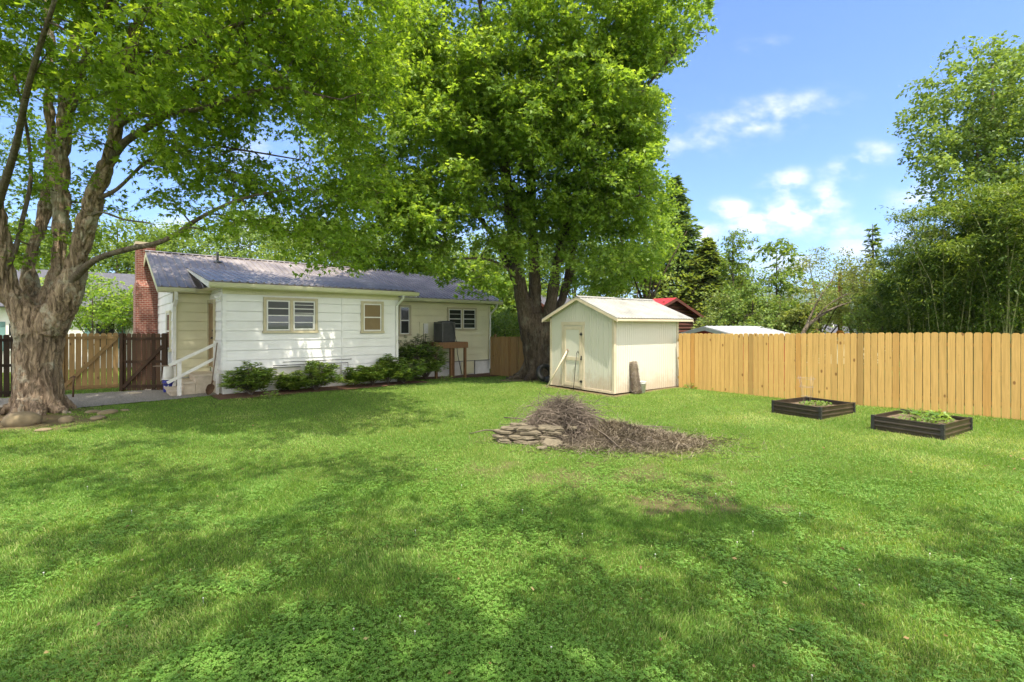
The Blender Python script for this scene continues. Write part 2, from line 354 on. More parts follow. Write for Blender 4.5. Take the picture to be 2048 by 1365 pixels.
b.inputs['Roughness'].default_value = .9; bump(n, l, br.outputs['Fac'], -.6, .01, b); MT['brick'] = m
# ground soil and thatch below the blades; bare and dry areas have their own shape
m, n, l, b, o = M_('lawn_ground')
a = n.new('ShaderNodeAttribute'); a.attribute_name = 'tint'
gr = ramp(n, l, noise(n, l, 9, 8, .75), [(.3, (.07, .11, .020)), (.55, (.12, .17, .035)), (.8, (.20, .22, .07))])
di = ramp(n, l, noise(n, l, 14, 8, .8), [(.3, (.11, .075, .045)), (.7, (.24, .175, .105))])
l.new(mixc(n, l, a.outputs['Fac'], gr, di), b.inputs['Base Color']); b.inputs['Roughness'].default_value = .95; b.inputs['Specular IOR Level'].default_value = .1
bump(n, l, noise(n, l, 60, 6, .8), 1.0, .03, b); MT['ground'] = m
m, n, l, b, o = M_('forested_mountain')
l.new(ramp(n, l, noise(n, l, .02, 8, .7), [(.3, (.03, .055, .03)), (.7, (.06, .095, .045))]), b.inputs['Base Color']); b.inputs['Roughness'].default_value = 1
MT['mount'] = m

# ------------------------------------------------------------------ layout constants
HA = Vector((-8.67, 14.55, 0)); HU = Vector((.755, .656, 0)).normalized(); HV = Vector((-HU.y, HU.x, 0)); UP = Vector((0, 0, 1))
def HW(u, v, z=0): return HA + HU * u + HV * v + UP * z
def hu(px, v):            # position along the house front (at depth v) that is seen at column px
    p = HW(0, v); k = (px - CX) / F; return (k * p.y - p.x) / (HU.x - k * HU.y)
def hz(px, py, v):
    p = HW(hu(px, v), v); return EYE - (py - HY) / F * p.y
SC = Vector((3.10, 14.76, 0)); SA = Vector((.8, .6, 0)); SG = Vector((-.6, .8, 0))
def SW(a, g, z=0): return SC + SA * a + SG * g + UP * z
FA = Vector((5.66, 16.45, 0)); FN = Vector((10.77, 10.2, 0)); FD = (FN - FA).normalized()
TREE1 = Vector((-11.42, 11.7, 0)); TREE2 = Vector((1.15, 20.3, 0)); PILE = Vector((1.35, 9.25, 0))
BED1 = (Vector((6.83, 10.74, 0)), Vector((.88, .475, 0)).normalized(), 1.35, 1.10)
BED2 = (Vector((7.80, 8.78, 0)), Vector((.86, .51, 0)).normalized(), 1.32, 1.10)

def rect_in(x, y, o, d, l0, l1, w0, w1):
    dx, dy = x - o.x, y - o.y; a = dx * d.x + dy * d.y; c = -dx * d.y + dy * d.x
    return (a > l0) & (a < l1) & (c > w0) & (c < w1)
def blob(x, y, cx, cy, rx, ry, k=.5, s=1.3):
    return sm(1.15 - np.hypot((x - cx) / rx, (y - cy) / ry) + k * (fb(x * s, y * s, None, 3) - .5) * 2)
def bare(x, y):
    """0..1: how bare of grass the soil is"""
    b = blob(x, y, 2.2, 8.75, 1.75, .75, .6) * .9
    b = np.maximum(b, blob(x, y, .1, 8.9, .8, .45, .5) * .7)
    b = np.maximum(b, blob(x, y, 1.9, 5.75, 1.1, .45, 1.5, 3.2) * .7)
    b = np.maximum(b, blob(x, y, 1.2, 6.8, 1.6, .9, 1.5, 3.4) * .55)
    b = np.maximum(b, blob(x, y, 3.2, 6.2, .8, .3, .9, 2.6) * .35)
    b = np.maximum(b, blob(x, y, TREE1.x - .2, TREE1.y - 1.1, 2.7, 1.9, .7) * .95)
    b = np.maximum(b, blob(x, y, TREE2.x - .3, TREE2.y - .9, 2.0, 1.3, .5))
    a = (x - SC.x) * SA.x + (y - SC.y) * SA.y; g = (x - SC.x) * SG.x + (y - SC.y) * SG.y
    b = np.maximum(b, sm((.45 - np.maximum(np.maximum(-a - .0, a - 3.3), np.maximum(-g + .02, g - 2.9))) / .35 + .7 * (fb(x * 2.2, y * 2.2) - .6)) * .95)
    for (c, d, l_, w_) in (BED1, BED2):
        dx, dy = x - c.x, y - c.y; a = dx * d.x + dy * d.y; g = -dx * d.y + dy * d.x
        q = np.maximum(np.maximum(-a, a - l_), np.maximum(-g, g - w_)); b = np.maximum(b, sm((.16 - q) / .2 + .9 * (fb(x * 3, y * 3) - .5)) * .6)
    return np.clip(b, 0, 1)
def blocked(x, y):
    a = (x - HA.x) * HU.x + (y - HA.y) * HU.y; v = (x - HA.x) * HV.x + (y - HA.y) * HV.y
    w = .12 * (vn(a * 2, v * 2) - .5)
    k = (v > -1.05 + w) & (v < 10) & (a > -.35) & (a < 6.4)
    k |= (v > .75 + w) & (v < 10) & (a > 6.0) & (a < 12.6)
    k |= (v > 1.6) & (v < 10) & (a > -1.2) & (a < 12)
    k |= gravel(x, y)
    k |= rect_in(x, y, SC, SA, -.02, 3.3, -.02, 2.9)
    for (c, d, ln, w_) in (BED1, BED2): k |= rect_in(x, y, c, d, -.02, ln + .02, -.02, w_ + .02)
    return k
def gravel(x, y):
    a = (x - HA.x) * HU.x + (y - HA.y) * HU.y; v = (x - HA.x) * HV.x + (y - HA.y) * HV.y
    w = .25 * (fb(a * 1.3, v * 1.3) - .5)
    return (a < -.15) & (a > -7.5) & (v > .05 + w - .08 * np.minimum(a, 0)* -1) & (v < 2.6 + w + (-a) * .2) & (x > -16)

# ------------------------------------------------------------------ ground sheet
def axis(lo, hi, step, far):
    a = list(np.arange(lo, hi + 1e-6, step)); d = step; p = hi
    q = lo; up, dn = [], []
    while p < far: d *= 1.35; p += d; up.append(p)
    d = step
    while q > -far: d *= 1.35; q -= d; dn.append(q)
    return np.array(dn[::-1] + a + up)
gx = axis(-18, 16, .16, 9000); gy = axis(-2, 26, .16, 9000)
X_, Y_ = np.meshgrid(gx, gy); Z_ = ground(X_, Y_)
Vg = np.stack([X_.ravel(), Y_.ravel(), Z_.ravel()], 1); nx, ny = len(gx), len(gy)
ii = (np.arange(ny - 1)[:, None] * nx + np.arange(nx - 1)[None]).ravel()
np_mesh('ground', Vg, [np.stack([ii, ii + 1, ii + 1 + nx, ii + nx], 1)], MT['ground'], tint=bare(Vg[:, 0], Vg[:, 1]), smooth=True, kind='structure')

def sheet(name, mask, mat, lift, x0, x1, y0, y1, st=.08):
    xs = np.arange(x0, x1, st); ys = np.arange(y0, y1, st); X, Y = np.meshgrid(xs, ys)
    Z = ground(X, Y) + lift + .02 * (fb(X * 5, Y * 5) - .5)
    n_ = len(xs); i = (np.arange(len(ys) - 1)[:, None] * n_ + np.arange(n_ - 1)[None]).ravel()
    mk = mask(X + st / 2, Y + st / 2)[:-1, :-1].ravel(); i = i[mk]
    f = np.stack([i, i + 1, i + 1 + n_, i + n_], 1); used, inv = np.unique(f, return_inverse=True)
    V = np.stack([X.ravel(), Y.ravel(), Z.ravel()], 1)[used]
    return np_mesh(name, V, [inv.reshape(f.shape)], mat, smooth=True, kind='structure')
def bedmask(x, y):
    a = (x - HA.x) * HU.x + (y - HA.y) * HU.y; v = (x - HA.x) * HV.x + (y - HA.y) * HV.y
    w = .25 * (vn(a * 2, v * 2) - .5)
    return ((v > -1.2 + w) & (v < .3) & (a > -.3) & (a < 6.5)) | ((v > .6 + w) & (v < 2.3) & (a > 6.0) & (a < 12.9))
sheet('gravel_path', gravel, MT['gravel'], .022, -17, -7.5, 11, 19)
sheet('mulch_soil', bedmask, MT['mulch'], .022, -10, 2, 12, 26)

# mountains on the horizon
mx_ = np.linspace(-5000, 9000, 260); rows = []
for k, (dy, hh) in enumerate(((0, 0), (250, .35), (600, .75), (900, 1), (1300, .6), (2000, -.1))):
    h = 150 + 260 * fb(mx_ / 900 + 5, np.full_like(mx_, 3.0), None, 5) + 60 * np.exp(-((mx_ - 1900) / 500) ** 2)
    rows.append(np.stack([mx_, 3200 + dy + 60 * vn(mx_ / 200, np.full_like(mx_, k * 1.0)), h * hh * (1 + .1 * (fb(mx_ / 120 + k * 9, np.full_like(mx_, k * 3.0)) - .5)) - 5], 1))
Vm = np.concatenate(rows); n_ = len(mx_); i = (np.arange(len(rows) - 1)[:, None] * n_ + np.arange(n_ - 1)[None]).ravel()
np_mesh('mountain', Vm, [np.stack([i, i + 1, i + 1 + n_, i + n_], 1)], MT['mount'], smooth=True, kind='structure')

# ------------------------------------------------------------------ grass, clover
def scatter(n, y0, y1, p, wid=1.2, pad=1.0):
    u = RNG.random(n); a = 1 - p
    y = (y0 ** a + u * (y1 ** a - y0 ** a)) ** (1 / a)
    x = RNG.uniform(-1, 1, n) * (wid * y + pad)
    return x, y
def blades(n, y0, y1, p, name_seg, wbase, h0):
    x, y = scatter(n, y0, y1, p)
    cl = clover_d(x, y)
    keep = (~blocked(x, y)) & (RNG.random(n) > bare(x, y) * 1.25) & (RNG.random(n) > cl * .4) & ((x - FA.x) * .770 + (y - FA.y) * .638 < .4)
    x, y = x[keep], y[keep]; n = len(x); z = ground(x, y)
    th = RNG.uniform(0, 2 * np.pi, n); lean = RNG.uniform(.15, .95, n)
    cl_a = fb(x * .9 + 9, y * .9) * 9; la = np.where(RNG.random(n) < .35, cl_a, RNG.uniform(0, 2 * np.pi, n))
    h = h0 * RNG.uniform(.55, 1.25, n) * (.8 + .5 * fb(x * 1.5, y * 1.5)) * (1 + .5 * (RNG.random(n) < .03)); w = wbase * (y / 3) ** .55 * RNG.uniform(.7, 1.3, n)
    dx, dy = np.cos(th) * w, np.sin(th) * w; lx, ly = np.cos(la) * lean * h, np.sin(la) * lean * h
    dry = sm((fb(x * .55 + 40, y * .55 + 3, None, 4) - .50) * 4) * sm((x + 1) / 6) * sm((y - 4.5) / 4)
    dry = np.maximum(dry, blob(x, y, 2.4, 8.6, 2.4, 1.1, .7) * .9)
    tn = np.clip(.27 + .36 * (fb(x * .8, y * .8, None, 4) - .5) * 2 + .24 * RNG.standard_normal(n) + .38 * dry + .3 * (RNG.random(n) < .06), 0, 1)
    B = np.stack([x, y, z - .005], 1); D = np.stack([dx, dy, 0 * dx], 1); Lm = np.stack([lx * .35, ly * .35, h * .6], 1); Lt = np.stack([lx, ly, h * (1 - .35 * lean)], 1)
    if name_seg == 2:
        V = np.stack([B - D, B + D, B + Lm + D * .8, B + Lm - D * .8, B + Lt], 1).reshape(-1, 3); k = 5
        i = np.arange(n) * 5; fs = [np.stack([i, i + 1, i + 2, i + 3], 1), np.stack([i + 3, i + 2, i + 4], 1)]
    else:
        V = np.stack([B - D, B + D, B + Lt], 1).reshape(-1, 3); k = 3; i = np.arange(n) * 3; fs = [np.stack([i, i + 1, i + 2], 1)]
    return V, fs, np.repeat(tn, k)
def clover_d(x, y):
    c = sm((fb(x * .75 + 21, y * .75 + 8, None, 4) - .42) * 3.2)
    c = np.maximum(c, sm((fb(x * 2.6 + 1, y * 2.6 + 8, None, 3) - .50) * 4) * .8)
    return c * .8 * sm((9.5 - y) / 4) * (1 - .75 * sm((x - 3.5) / 3)) * sm((12 - np.abs(x)) / 4)
VV, FF, TT = [], [], []; off = 0
for args in ((430000, 2.0, 6.5, .97, 2, .0023, .040), (720000, 5.0, 26, .9, 1, .0030, .048)):
    V, fs, t_ = blades(*args)
    VV.append(V); TT.append(t_); FF += [f + off for f in fs]; off += len(V)
np_mesh('grass', np.concatenate(VV), FF, MT['grass'], tint=np.concatenate(TT), kind='stuff', label='green mown lawn grass')
x, y = scatter(250000, 2.0, 10, .9)
k = (RNG.random(len(x)) < clover_d(x, y)) & ~blocked(x, y); x, y = x[k], y[k]; n_ = len(x); z = ground(x, y) + RNG.uniform(.020, .058, n_)
yaw = RNG.uniform(0, 2 * np.pi, n_); sz = RNG.uniform(.006, .0115, n_) * (y / 3) ** .3; tn = np.clip(.45 + .25 * RNG.standard_normal(n_), 0, 1)
Vs = []
for j in range(3):
    a = yaw + j * 2.094; d = np.stack([np.cos(a), np.sin(a), RNG.uniform(-.25, .35, n_)], 1) * sz[:, None]; s2 = np.stack([-np.sin(a), np.cos(a), RNG.uniform(-.3, .3, n_)], 1) * sz[:, None]
    c0 = np.stack([x, y, z], 1)
    Vs.append(np.stack([c0, c0 + d * .9 + s2 * .62, c0 + d * 1.35 + s2 * .28, c0 + d * 1.35 - s2 * .28, c0 + d * .9 - s2 * .62], 1))
V = np.stack(Vs, 1).reshape(-1, 3); i = np.arange(n_ * 3) * 5
np_mesh('clover_leaves', V, [np.stack([i, i + 1, i + 2, i + 3, i + 4], 1)], MT['clover'], tint=np.repeat(tn, 15), kind='stuff', label='clover growing through the lawn')

x, y = scatter(330, 2.6, 16, .6); k = ~blocked(x, y); x, y = x[k], y[k]; n_ = len(x); a = RNG.uniform(0, 6.28, n_); sz = RNG.uniform(.010, .026, n_)[:, None]
c0 = np.stack([x, y, ground(x, y) + RNG.uniform(.03, .055, n_)], 1); d = np.stack([np.cos(a), np.sin(a), RNG.normal(0, .3, n_)], 1) * sz; s2 = np.stack([-np.sin(a), np.cos(a), RNG.normal(0, .4, n_)], 1) * sz * .55
V = np.stack([c0 - d, c0 + s2, c0 + d, c0 - s2], 1).reshape(-1, 3); i = np.arange(n_) * 4
MT['fallen'] = leafmat('dry_fallen_leaf', (.12, .06, .03), (.26, .15, .06), (.42, .36, .16), .1)
np_mesh('fallen_leaves', V, [np.stack([i, i + 1, i + 2, i + 3], 1)], MT['fallen'], tint=np.repeat(RNG.random(n_), 4), kind='stuff', label='dry leaves fallen on the lawn')
x, y = scatter(120, 2.4, 8, .6); k = (RNG.random(len(x)) < clover_d(x, y) + .1) & ~blocked(x, y); x, y = x[k], y[k]; z = ground(x, y); mb = MB()
for q in zip(x, y, z): mb.lathe(Vector(q) + UP * .06, [(.0, -.006), (.005, -.003), (.006, .003), (.0, .006)], 6); mb.tube([Vector(q), Vector(q) + UP * .055], .0012, 3, cap=False)
mb.build('clover_flowers', paint('clover_flower', (.70, .68, .60), .8), None, kind='stuff', label='tiny white clover flowers in the lawn')
# loose gravel stones
x = RNG.uniform(-16.5, -8, 30000); y = RNG.uniform(11.5, 18, 30000); k = gravel(x, y); x, y = x[k], y[k]; n_ = len(x); z = ground(x, y) + .03
s_ = RNG.uniform(.008, .022, n_); dirs = np.array([(1, 0, 0), (-.5, .8, 0), (-.5, -.8, 0), (0, 0, .7)])
V = np.stack([x, y, z], 1)[:, None, :] + (dirs[None] + RNG.uniform(-.3, .3, (n_, 4, 3))) * s_[:, None, None]
i = np.arange(n_) * 4
np_mesh('gravel', V.reshape(-1, 3), [np.stack([i + a, i + b, i + 3], 1) for a, b in ((0, 1), (1, 2), (2, 0))], MT['gravel'], kind='stuff', label='loose grey gravel beside the steps')

# ------------------------------------------------------------------ foliage helpers
LEAF3 = np.array([(0, 0, 0), (.22, .38, .05), (0, 1, -.06), (-.22, .38, .05), (.62, .62, -.05), (.30, .10, .03), (-.62, .62, -.05), (-.30, .10, .03)], float)
LEAF3_F = [np.array([(0, 1, 2, 3), (0, 5, 4, 1), (0, 3, 6, 7)])]
LEAF1 = np.array([(0, 0, 0), (.36, .42, .07), (0, 1, -.08), (-.36, .42, .07)], float)
LEAF1_F = [np.array([(0, 1, 2, 3)])]
def narrow(w): L_ = LEAF1.copy(); L_[:, 0] *= w / .36; return L_
def leaves(name, pos, nor, fwd, size, tint, mat, parent, tpl=LEAF1, tf=LEAF1_F):
    nor = nor / np.linalg.norm(nor, axis=1, keepdims=True)
    fwd = fwd - nor * (fwd * nor).sum(1, keepdims=True); fwd /= np.maximum(np.linalg.norm(fwd, axis=1, keepdims=True), 1e-6)
    sd_ = np.cross(fwd, nor); s = size[:, None, None]
    V = pos[:, None] + s * (tpl[None, :, 0:1] * sd_[:, None] + tpl[None, :, 1:2] * fwd[:, None] + tpl[None, :, 2:3] * nor[:, None])
    k = len(tpl); i = np.arange(len(pos)) * k
    fs = [(i[:, None, None] + f[None]).reshape(-1, f.shape[1]) for f in tf]
    return np_mesh(name, V.reshape(-1, 3), fs, mat, parent, tint=np.repeat(tint, k))
def smooth_line(pts, k=5):
    """Catmull-Rom through (x,y,z,r) rows"""
    p = np.array(pts, float); p = np.vstack([2 * p[0] - p[1], p, 2 * p[-1] - p[-2]]); o_ = []
    for i in range(1, len(p) - 2):
        for j in range(k):
            t = j / k; a, b, c, d = p[i - 1:i + 3]
            o_.append(.5 * ((2 * b) + (-a + c) * t + (2 * a - 5 * b + 4 * c - d) * t * t + (-a + 3 * b - 3 * c + d) * t ** 3))
    o_.append(p[-2]); o_ = np.array(o_); o_[:, 3] = np.maximum(o_[:, 3], .004); return o_
def fused(name, lines, voxel, mat, parent, amp=.02, sides=14, fis=7.0):
    """limbs merged into one continuous bark surface, then furrowed"""
    mb = MB()
    for ln in lines: mb.tube([r[:3] for r in ln], [r[3] for r in ln], sides)
    me = bpy.data.meshes.new(name + '_src'); me.from_pydata(mb.v, [], mb.f); me.update()
    ob = bpy.data.objects.new(name + '_src', me); C.objects.link(ob)
    r = ob.modifiers.new('r', 'REMESH'); r.mode = 'VOXEL'; r.voxel_size = voxel
    s_ = ob.modifiers.new('s', 'SMOOTH'); s_.iterations = 5; s_.factor = .6
    dg = bpy.context.evaluated_depsgraph_get(); dg.update()
    m2 = bpy.data.meshes.new_from_object(ob.evaluated_get(dg)); bpy.data.objects.remove(ob); bpy.data.meshes.remove(me)
    nv = len(m2.vertices); co_ = np.empty(nv * 3, np.float32); m2.vertices.foreach_get('co', co_); co_ = co_.reshape(-1, 3).astype(float)
    no = np.empty(nv * 3, np.float32); m2.vertices.foreach_get('normal', no); no = no.reshape(-1, 3)
    wx, wy, wz = co_[:, 0] + .12 * vn(*(co_ * 2.3).T), co_[:, 1] + .12 * vn(*(co_ * 2.1 + 7).T), co_[:, 2]
    rid = 1 - np.abs(2 * fb(wx * fis, wy * fis, wz * fis * .16, 2) - 1)
    lump = fb(co_[:, 0] * 1.6, co_[:, 1] * 1.6, co_[:, 2] * 1.1, 2) - .5
    rid2 = fb(wx * fis * 2.4, wy * fis * 2.4, wz * fis * .5, 2) - .5
    co_ = co_ + no * (amp * (.9 - 2.4 * rid ** 3) + amp * rid2 + lump * .12 * min(1, amp / .02))[:, None]
    m2.vertices.foreach_set('co', co_.astype(np.float32).ravel()); m2.polygons.foreach_set('use_smooth', np.ones(len(m2.polygons), bool))
    m2.materials.clear(); m2.materials.append(mat); m2.name = name; m2.update()
    return link(name, m2, parent)
def in_ell(rng, ells, n, shell=.35):
    w = np.array([e[3] * e[4] * e[5] * (e[6] if len(e) > 6 else 1) for e in ells]); idx = rng.choice(len(ells), n, p=w / w.sum())
    d = rng.standard_normal((n, 3)); d /= np.linalg.norm(d, axis=1, keepdims=True); r = (shell + (1 - shell) * rng.random(n)) ** (1 / 2.2)
    E = np.array([e[:6] for e in ells])[idx]
    return E[:, :3] + d * r[:, None] * E[:, 3:6]
def grow(parent, lines, ells, ncl, per, rc, lsize, mat, bmat, rng, tpl=LEAF1, tf=LEAF1_F, flat=.38, shell=.35, br=.012, cull=None, droop=.25, twigs=4, patch=.45, minlen=0, clusters=None, tilt=.75, bsides=5):
    pts = in_ell(rng, ells, ncl, shell) if clusters is None else clusters
    if patch: pts = pts[fb(pts[:, 0] * .55 + 3, pts[:, 1] * .55, pts[:, 2] * .75, 2) > patch - .12 * rng.random(len(pts))]
    if cull is not None: pts = pts[~cull(pts)]
    sk = np.concatenate([np.array(ln)[:, :4] for ln in lines]); skp = sk[:, :3]; skr = sk[:, 3]
    root = skp[0]
    d0 = np.array([np.min(np.linalg.norm(skp - p, axis=1)) for p in pts]); order = np.argsort(d0)
    mb = MB(); cap_ = [skp]; caps_r = [skr]
    A = skp.copy(); Rr = skr.copy()
    for k_ in order:
        p = pts[k_]; v = A - p; d = np.linalg.norm(v, axis=1)
        cost = d + 1.4 * np.maximum(0, A[:, 2] - p[2]) * .6
        j = int(np.argmin(cost)); q = A[j]; ln = d[j]
        if ln < .1: continue
        mid = (q + p) / 2 + rng.uniform(-.16, .16, 3) * ln + np.array([0, 0, .10 * ln]); r0 = min(Rr[j] * .75, br + .012 * ln)
        c = []
        for t in np.linspace(0, 1, 5):
            c.append((1 - t) ** 2 * q + 2 * t * (1 - t) * mid + t * t * p)
        rr = [r0 * (1 - .75 * t) + .003 for t in np.linspace(0, 1, 5)]
        mb.tube(c, rr, bsides, cap=False)
        A = np.vstack([A, np.array(c[1:])]); Rr = np.concatenate([Rr, rr[1:]])
    m = len(pts)
    sc = rng.uniform(.6, 1.25, m) * rc
    hz_ = rng.standard_normal((m, 3)); ax = np.array([0, 0, 1.]) + .22 * hz_; ax /= np.linalg.norm(ax, axis=1, keepdims=True)
    cnt = np.maximum(6, (per * (sc / rc) ** 1.6).astype(int)); idx = np.repeat(np.arange(m), cnt); n = len(idx)
    # leaves hang on short twigs that radiate from the end of each branch
    nt_ = 9; tw = rng.uniform(0, 2 * np.pi, (m, nt_)); tid = rng.integers(0, nt_, n); ang = tw[idx, tid] + rng.normal(0, .16, n)
    rad = np.sqrt(rng.random(n)); e1 = np.cross(ax, np.array([1., .3, 0])); e1 /= np.linalg.norm(e1, axis=1, keepdims=True); e2 = np.cross(ax, e1)
    lift = rng.normal(0, .55, (m, nt_))
    outw = e1[idx] * np.cos(ang)[:, None] + e2[idx] * np.sin(ang)[:, None]
    pos = pts[idx] + (outw * rad[:, None] + ax[idx] * (flat * (lift[idx, tid] * rad + rng.normal(0, .28, n)) - droop * rad ** 2)[:, None]) * sc[idx][:, None]
    nor = ax[idx] * 1.0 + tilt * rng.standard_normal((n, 3)) + outw * .35
    fwd = outw + .6 * rng.standard_normal((n, 3)) + np.array([0, 0, -.45])
    tn = np.clip(.42 + .20 * (fb(pts[:, 0] * .4, pts[:, 1] * .4, pts[:, 2] * .4) - .5)[idx] * 2 + .12 * rng.standard_normal(m)[idx] + .20 * rng.standard_normal(n), 0, 1)
    keep = pos[:, 2] > ground(pos[:, 0], pos[:, 1]) + .1
    if cull is not None: keep &= ~cull(pos)
    leaves('crown', pos[keep], nor[keep], fwd[keep], lsize * rng.uniform(.65, 1.2, keep.sum()), tn[keep], mat, parent, tpl, tf)
    if twigs:
        for k_ in range(m):
            for t in range(twigs):
                a = tw[k_, t]; o_ = (e1[k_] * math.cos(a) + e2[k_] * math.sin(a)) * sc[k_] * .85 + ax[k_] * sc[k_] * (.5 * flat * lift[k_, t] - droop * .7)
                mb.tube([pts[k_], pts[k_] + o_ * .5 + np.array([0, 0, .03]), pts[k_] + o_], [.006, .004, .002], 3, cap=False)
    mb.build('branches', bmat, parent)
def ln(rows): return smooth_line(rows)
RS = 1.0
def pl(rows, k=5):     # rows of (px, py, distance, radius)
    return smooth_line([(*P(a, b, y), r * RS) for a, b, y, r in rows], k)

# ------------------------------------------------------------------ the big maple on the left
RS = .76
T1 = thing('maple_tree', 'huge old maple with furrowed trunk forking low, shading the lawn at far left', 'tree', (TREE1.x, TREE1.y, 0))
tr = [pl([(76, 850, 11.7, .64), (76, 800, 11.7, .61), (76, 740, 11.7, .59), (78, 690, 11.7, .60), (82, 645, 11.7, .62), (88, 615, 11.7, .42)])]
for a, rl in ((-.2, 1.25), (.9, .9), (2.2, .9), (3.2, 1.35), (3.9, 1.15), (4.75, .85), (5.5, 1.05)):
    d = Vector((math.cos(a), math.sin(a), 0)); b0 = TREE1
    tr.append(ln([(*(b0 + d * .20 + UP * .60), .17), (*(b0 + d * .44 + UP * .22), .14), (*(b0 + d * rl * .66 + UP * .05), .10), (*(b0 + d * rl * .85 + UP * -.03), .06), (*(b0 + d * rl * 1.05 + UP * -.1), .04)]))
L4 = pl([(98, 660, 11.6, .42), (134, 595, 11.5, .36), (156, 520, 11.4, .28), (175, 440, 11.2, .26), (195, 373, 11.0, .24), (222, 308, 10.9, .21), (232, 242, 10.8, .185), (248, 176, 10.7, .165), (266, 88, 10.6, .14), (288, 0, 10.5, .11), (310, -150, 10.2, .07), (330, -330, 10, .03)])
L3 = pl([(92, 640, 11.9, .36), (108, 575, 12.0, .26), (118, 513, 12.1, .22), (122, 440, 12.2, .22), (120, 351, 12.2, .20), (127, 264, 12.2, .18), (133, 176, 12.3, .155), (150, 88, 12.4, .13), (167, 0, 12.5, .10), (180, -150, 12.6, .06), (190, -330, 12.8, .03)])
L2 = pl([(78, 650, 11.9, .34), (64, 580, 12.2, .24), (60, 520, 12.4, .18), (82, 455, 12.6, .18), (96, 390, 12.8, .165), (102, 264, 13.0, .15), (96, 176, 13.0, .14), (101, 88, 13.1, .12), (92, 0, 13.2, .10), (80, -200, 13.3, .05)])
L1 = pl([(64, 670, 11.5, .42), (38, 615, 11.4, .33), (8, 565, 11.3, .27), (3, 500, 11.2, .25), (-8, 420, 11.1, .22), (-30, 300, 11.0, .19), (-60, 100, 10.8, .14), (-80, -150, 10.6, .07)])
L1b = pl([(25, 600, 11.4, .30), (-40, 560, 11.0, .24), (-140, 480, 10.6, .17), (-260, 380, 10.2, .1), (-380, 250, 10, .04)])
L1c = pl([(8, 540, 11.2, .12), (30, 500, 11.3, .07), (45, 440, 11.4, .06), (62, 350, 11.5, .05), (50, 240, 11.5, .04), (20, 120, 11.5, .03)])
L5 = pl([(118, 592, 11.6, .12), (160, 545, 11.2, .11), (195, 518, 10.9, .085), (250, 500, 10.6, .078), (308, 488, 10.5, .07), (350, 470, 10.4, .064), (395, 439, 10.4, .055), (466, 404, 10.3, .042), (540, 385, 10.2, .03), (600, 380, 10.2, .015)], 4)
L6 = pl([(215, 325, 10.9, .14), (250, 285, 10.8, .105), (281, 264, 10.7, .095), (330, 233, 10.5, .08), (373, 189, 10.3, .066), (450, 120, 10, .045), (540, 60, 9.8, .03)], 4)
L7 = pl([(232, 250, 10.8, .12), (270, 232, 10.5, .085), (308, 229, 10.3, .075), (395, 220, 10, .065), (475, 193, 9.7, .05), (560, 176, 9.5, .04), (680, 200, 9.4, .022)], 4)
L8 = pl([(190, 400, 11.1, .09), (235, 378, 11.0, .05), (300, 320, 11, .045), (390, 290, 11, .038), (480, 300, 11, .03), (600, 320, 11, .02)], 4)
L9 = pl([(245, 190, 10.7, .10), (275, 150, 10.3, .08), (330, 110, 9.8, .065), (420, 70, 9.2, .05), (560, 20, 8.6, .03)], 4)
L10 = pl([(128, 260, 12.1, .10), (150, 200, 11.2, .08), (175, 100, 9.8, .06), (220, 0, 8.6, .045), (280, -150, 7.5, .03)], 4)
L11 = pl([(-8, 420, 11.1, .12), (30, 300, 10.0, .08), (60, 160, 8.8, .06), (110, 0, 7.8, .04)], 4)
L12 = pl([(185, 430, 11.1, .05), (205, 425, 11, .03), (250, 440, 10.9, .026), (290, 445, 10.8, .02), (310, 450, 10.8, .01)], 4)
fused('trunk', tr + [L4, L3, L2, L1, L1b], .022, MT['bark1'], T1, .036, 20, 9.5)
for q in (L5, L6, L7, L8, L9, L10, L11, L12, L1c): mb = MB(); mb.tube([r[:3] for r in q], [r[3] for r in q], 9, jit=.06); mb.build('limb', MT['bark3'], T1)
rng = np.random.default_rng(5)
def proj(p): return CX + p[:, 0] / np.maximum(p[:, 1], .1) * F, HY - (p[:, 2] - EYE) / np.maximum(p[:, 1], .1) * F
ellsL = [(-13.6, 12.9, 7.3, 2.4, 1.1, 2.4, 1.6), (-11.3, 11.6, 11.5, 5.5, 5.0, 4.2), (-7.2, 10.0, 8.6, 3.8, 2.6, 2.9, 1.35), (-5.0, 10.8, 6.6, 2.5, 2.2, 2.0, 1.5), (-4.2, 9.8, 8.8, 2.6, 2.2, 2.2, 1.3),
         (-9.2, 11.5, 5.9, 1.6, 2.0, 1.0, 1.2), (-12.2, 12.5, 5.0, 2.2, 1.5, 1.6), (-13.5, 9.6, 8.0, 2.5, 2.5, 2.5), (-9.6, 8.2, 8.4, 2.0, 1.4, 1.2), (-6.5, 12.5, 10, 4, 3, 2.5),
         (-4.0, 11.6, 4.9, 1.3, 1.2, .85, 2.2), (-5.6, 8.2, 7.6, 2.6, 1.6, 1.3, 1.2), (-3.2, 7.6, 10.4, 3.4, 1.9, 1.3, 1.0), (-5.9, 10.4, 4.7, 1.5, 1.1, .75, 2.2), (-4.6, 11.6, 3.95, 1.3, 1.0, .7, 2.6), (-7.0, 11.6, 6.2, 1.8, 1.2, 1.1, 1.4)]
def cullL(p):
    px, py = proj(p)
    lim = np.interp(px, [0, 150, 200, 300, 400, 450, 520, 620, 740, 800, 860], [640, 640, 600, 500, 500, 520, 560, 560, 560, 500, 420])
    thin = (px < 470) & (py > -60) & (vn(p[:, 0] * 1.1 + 9, p[:, 1] * 1.1, p[:, 2] * 1.4) > .70)
    return thin | ((py > lim + 60 * (vn(p[:, 0] * 1.3, p[:, 1] * 1.3, p[:, 2] * 1.3) - .7)) | (px > 900)) & (py > -60)
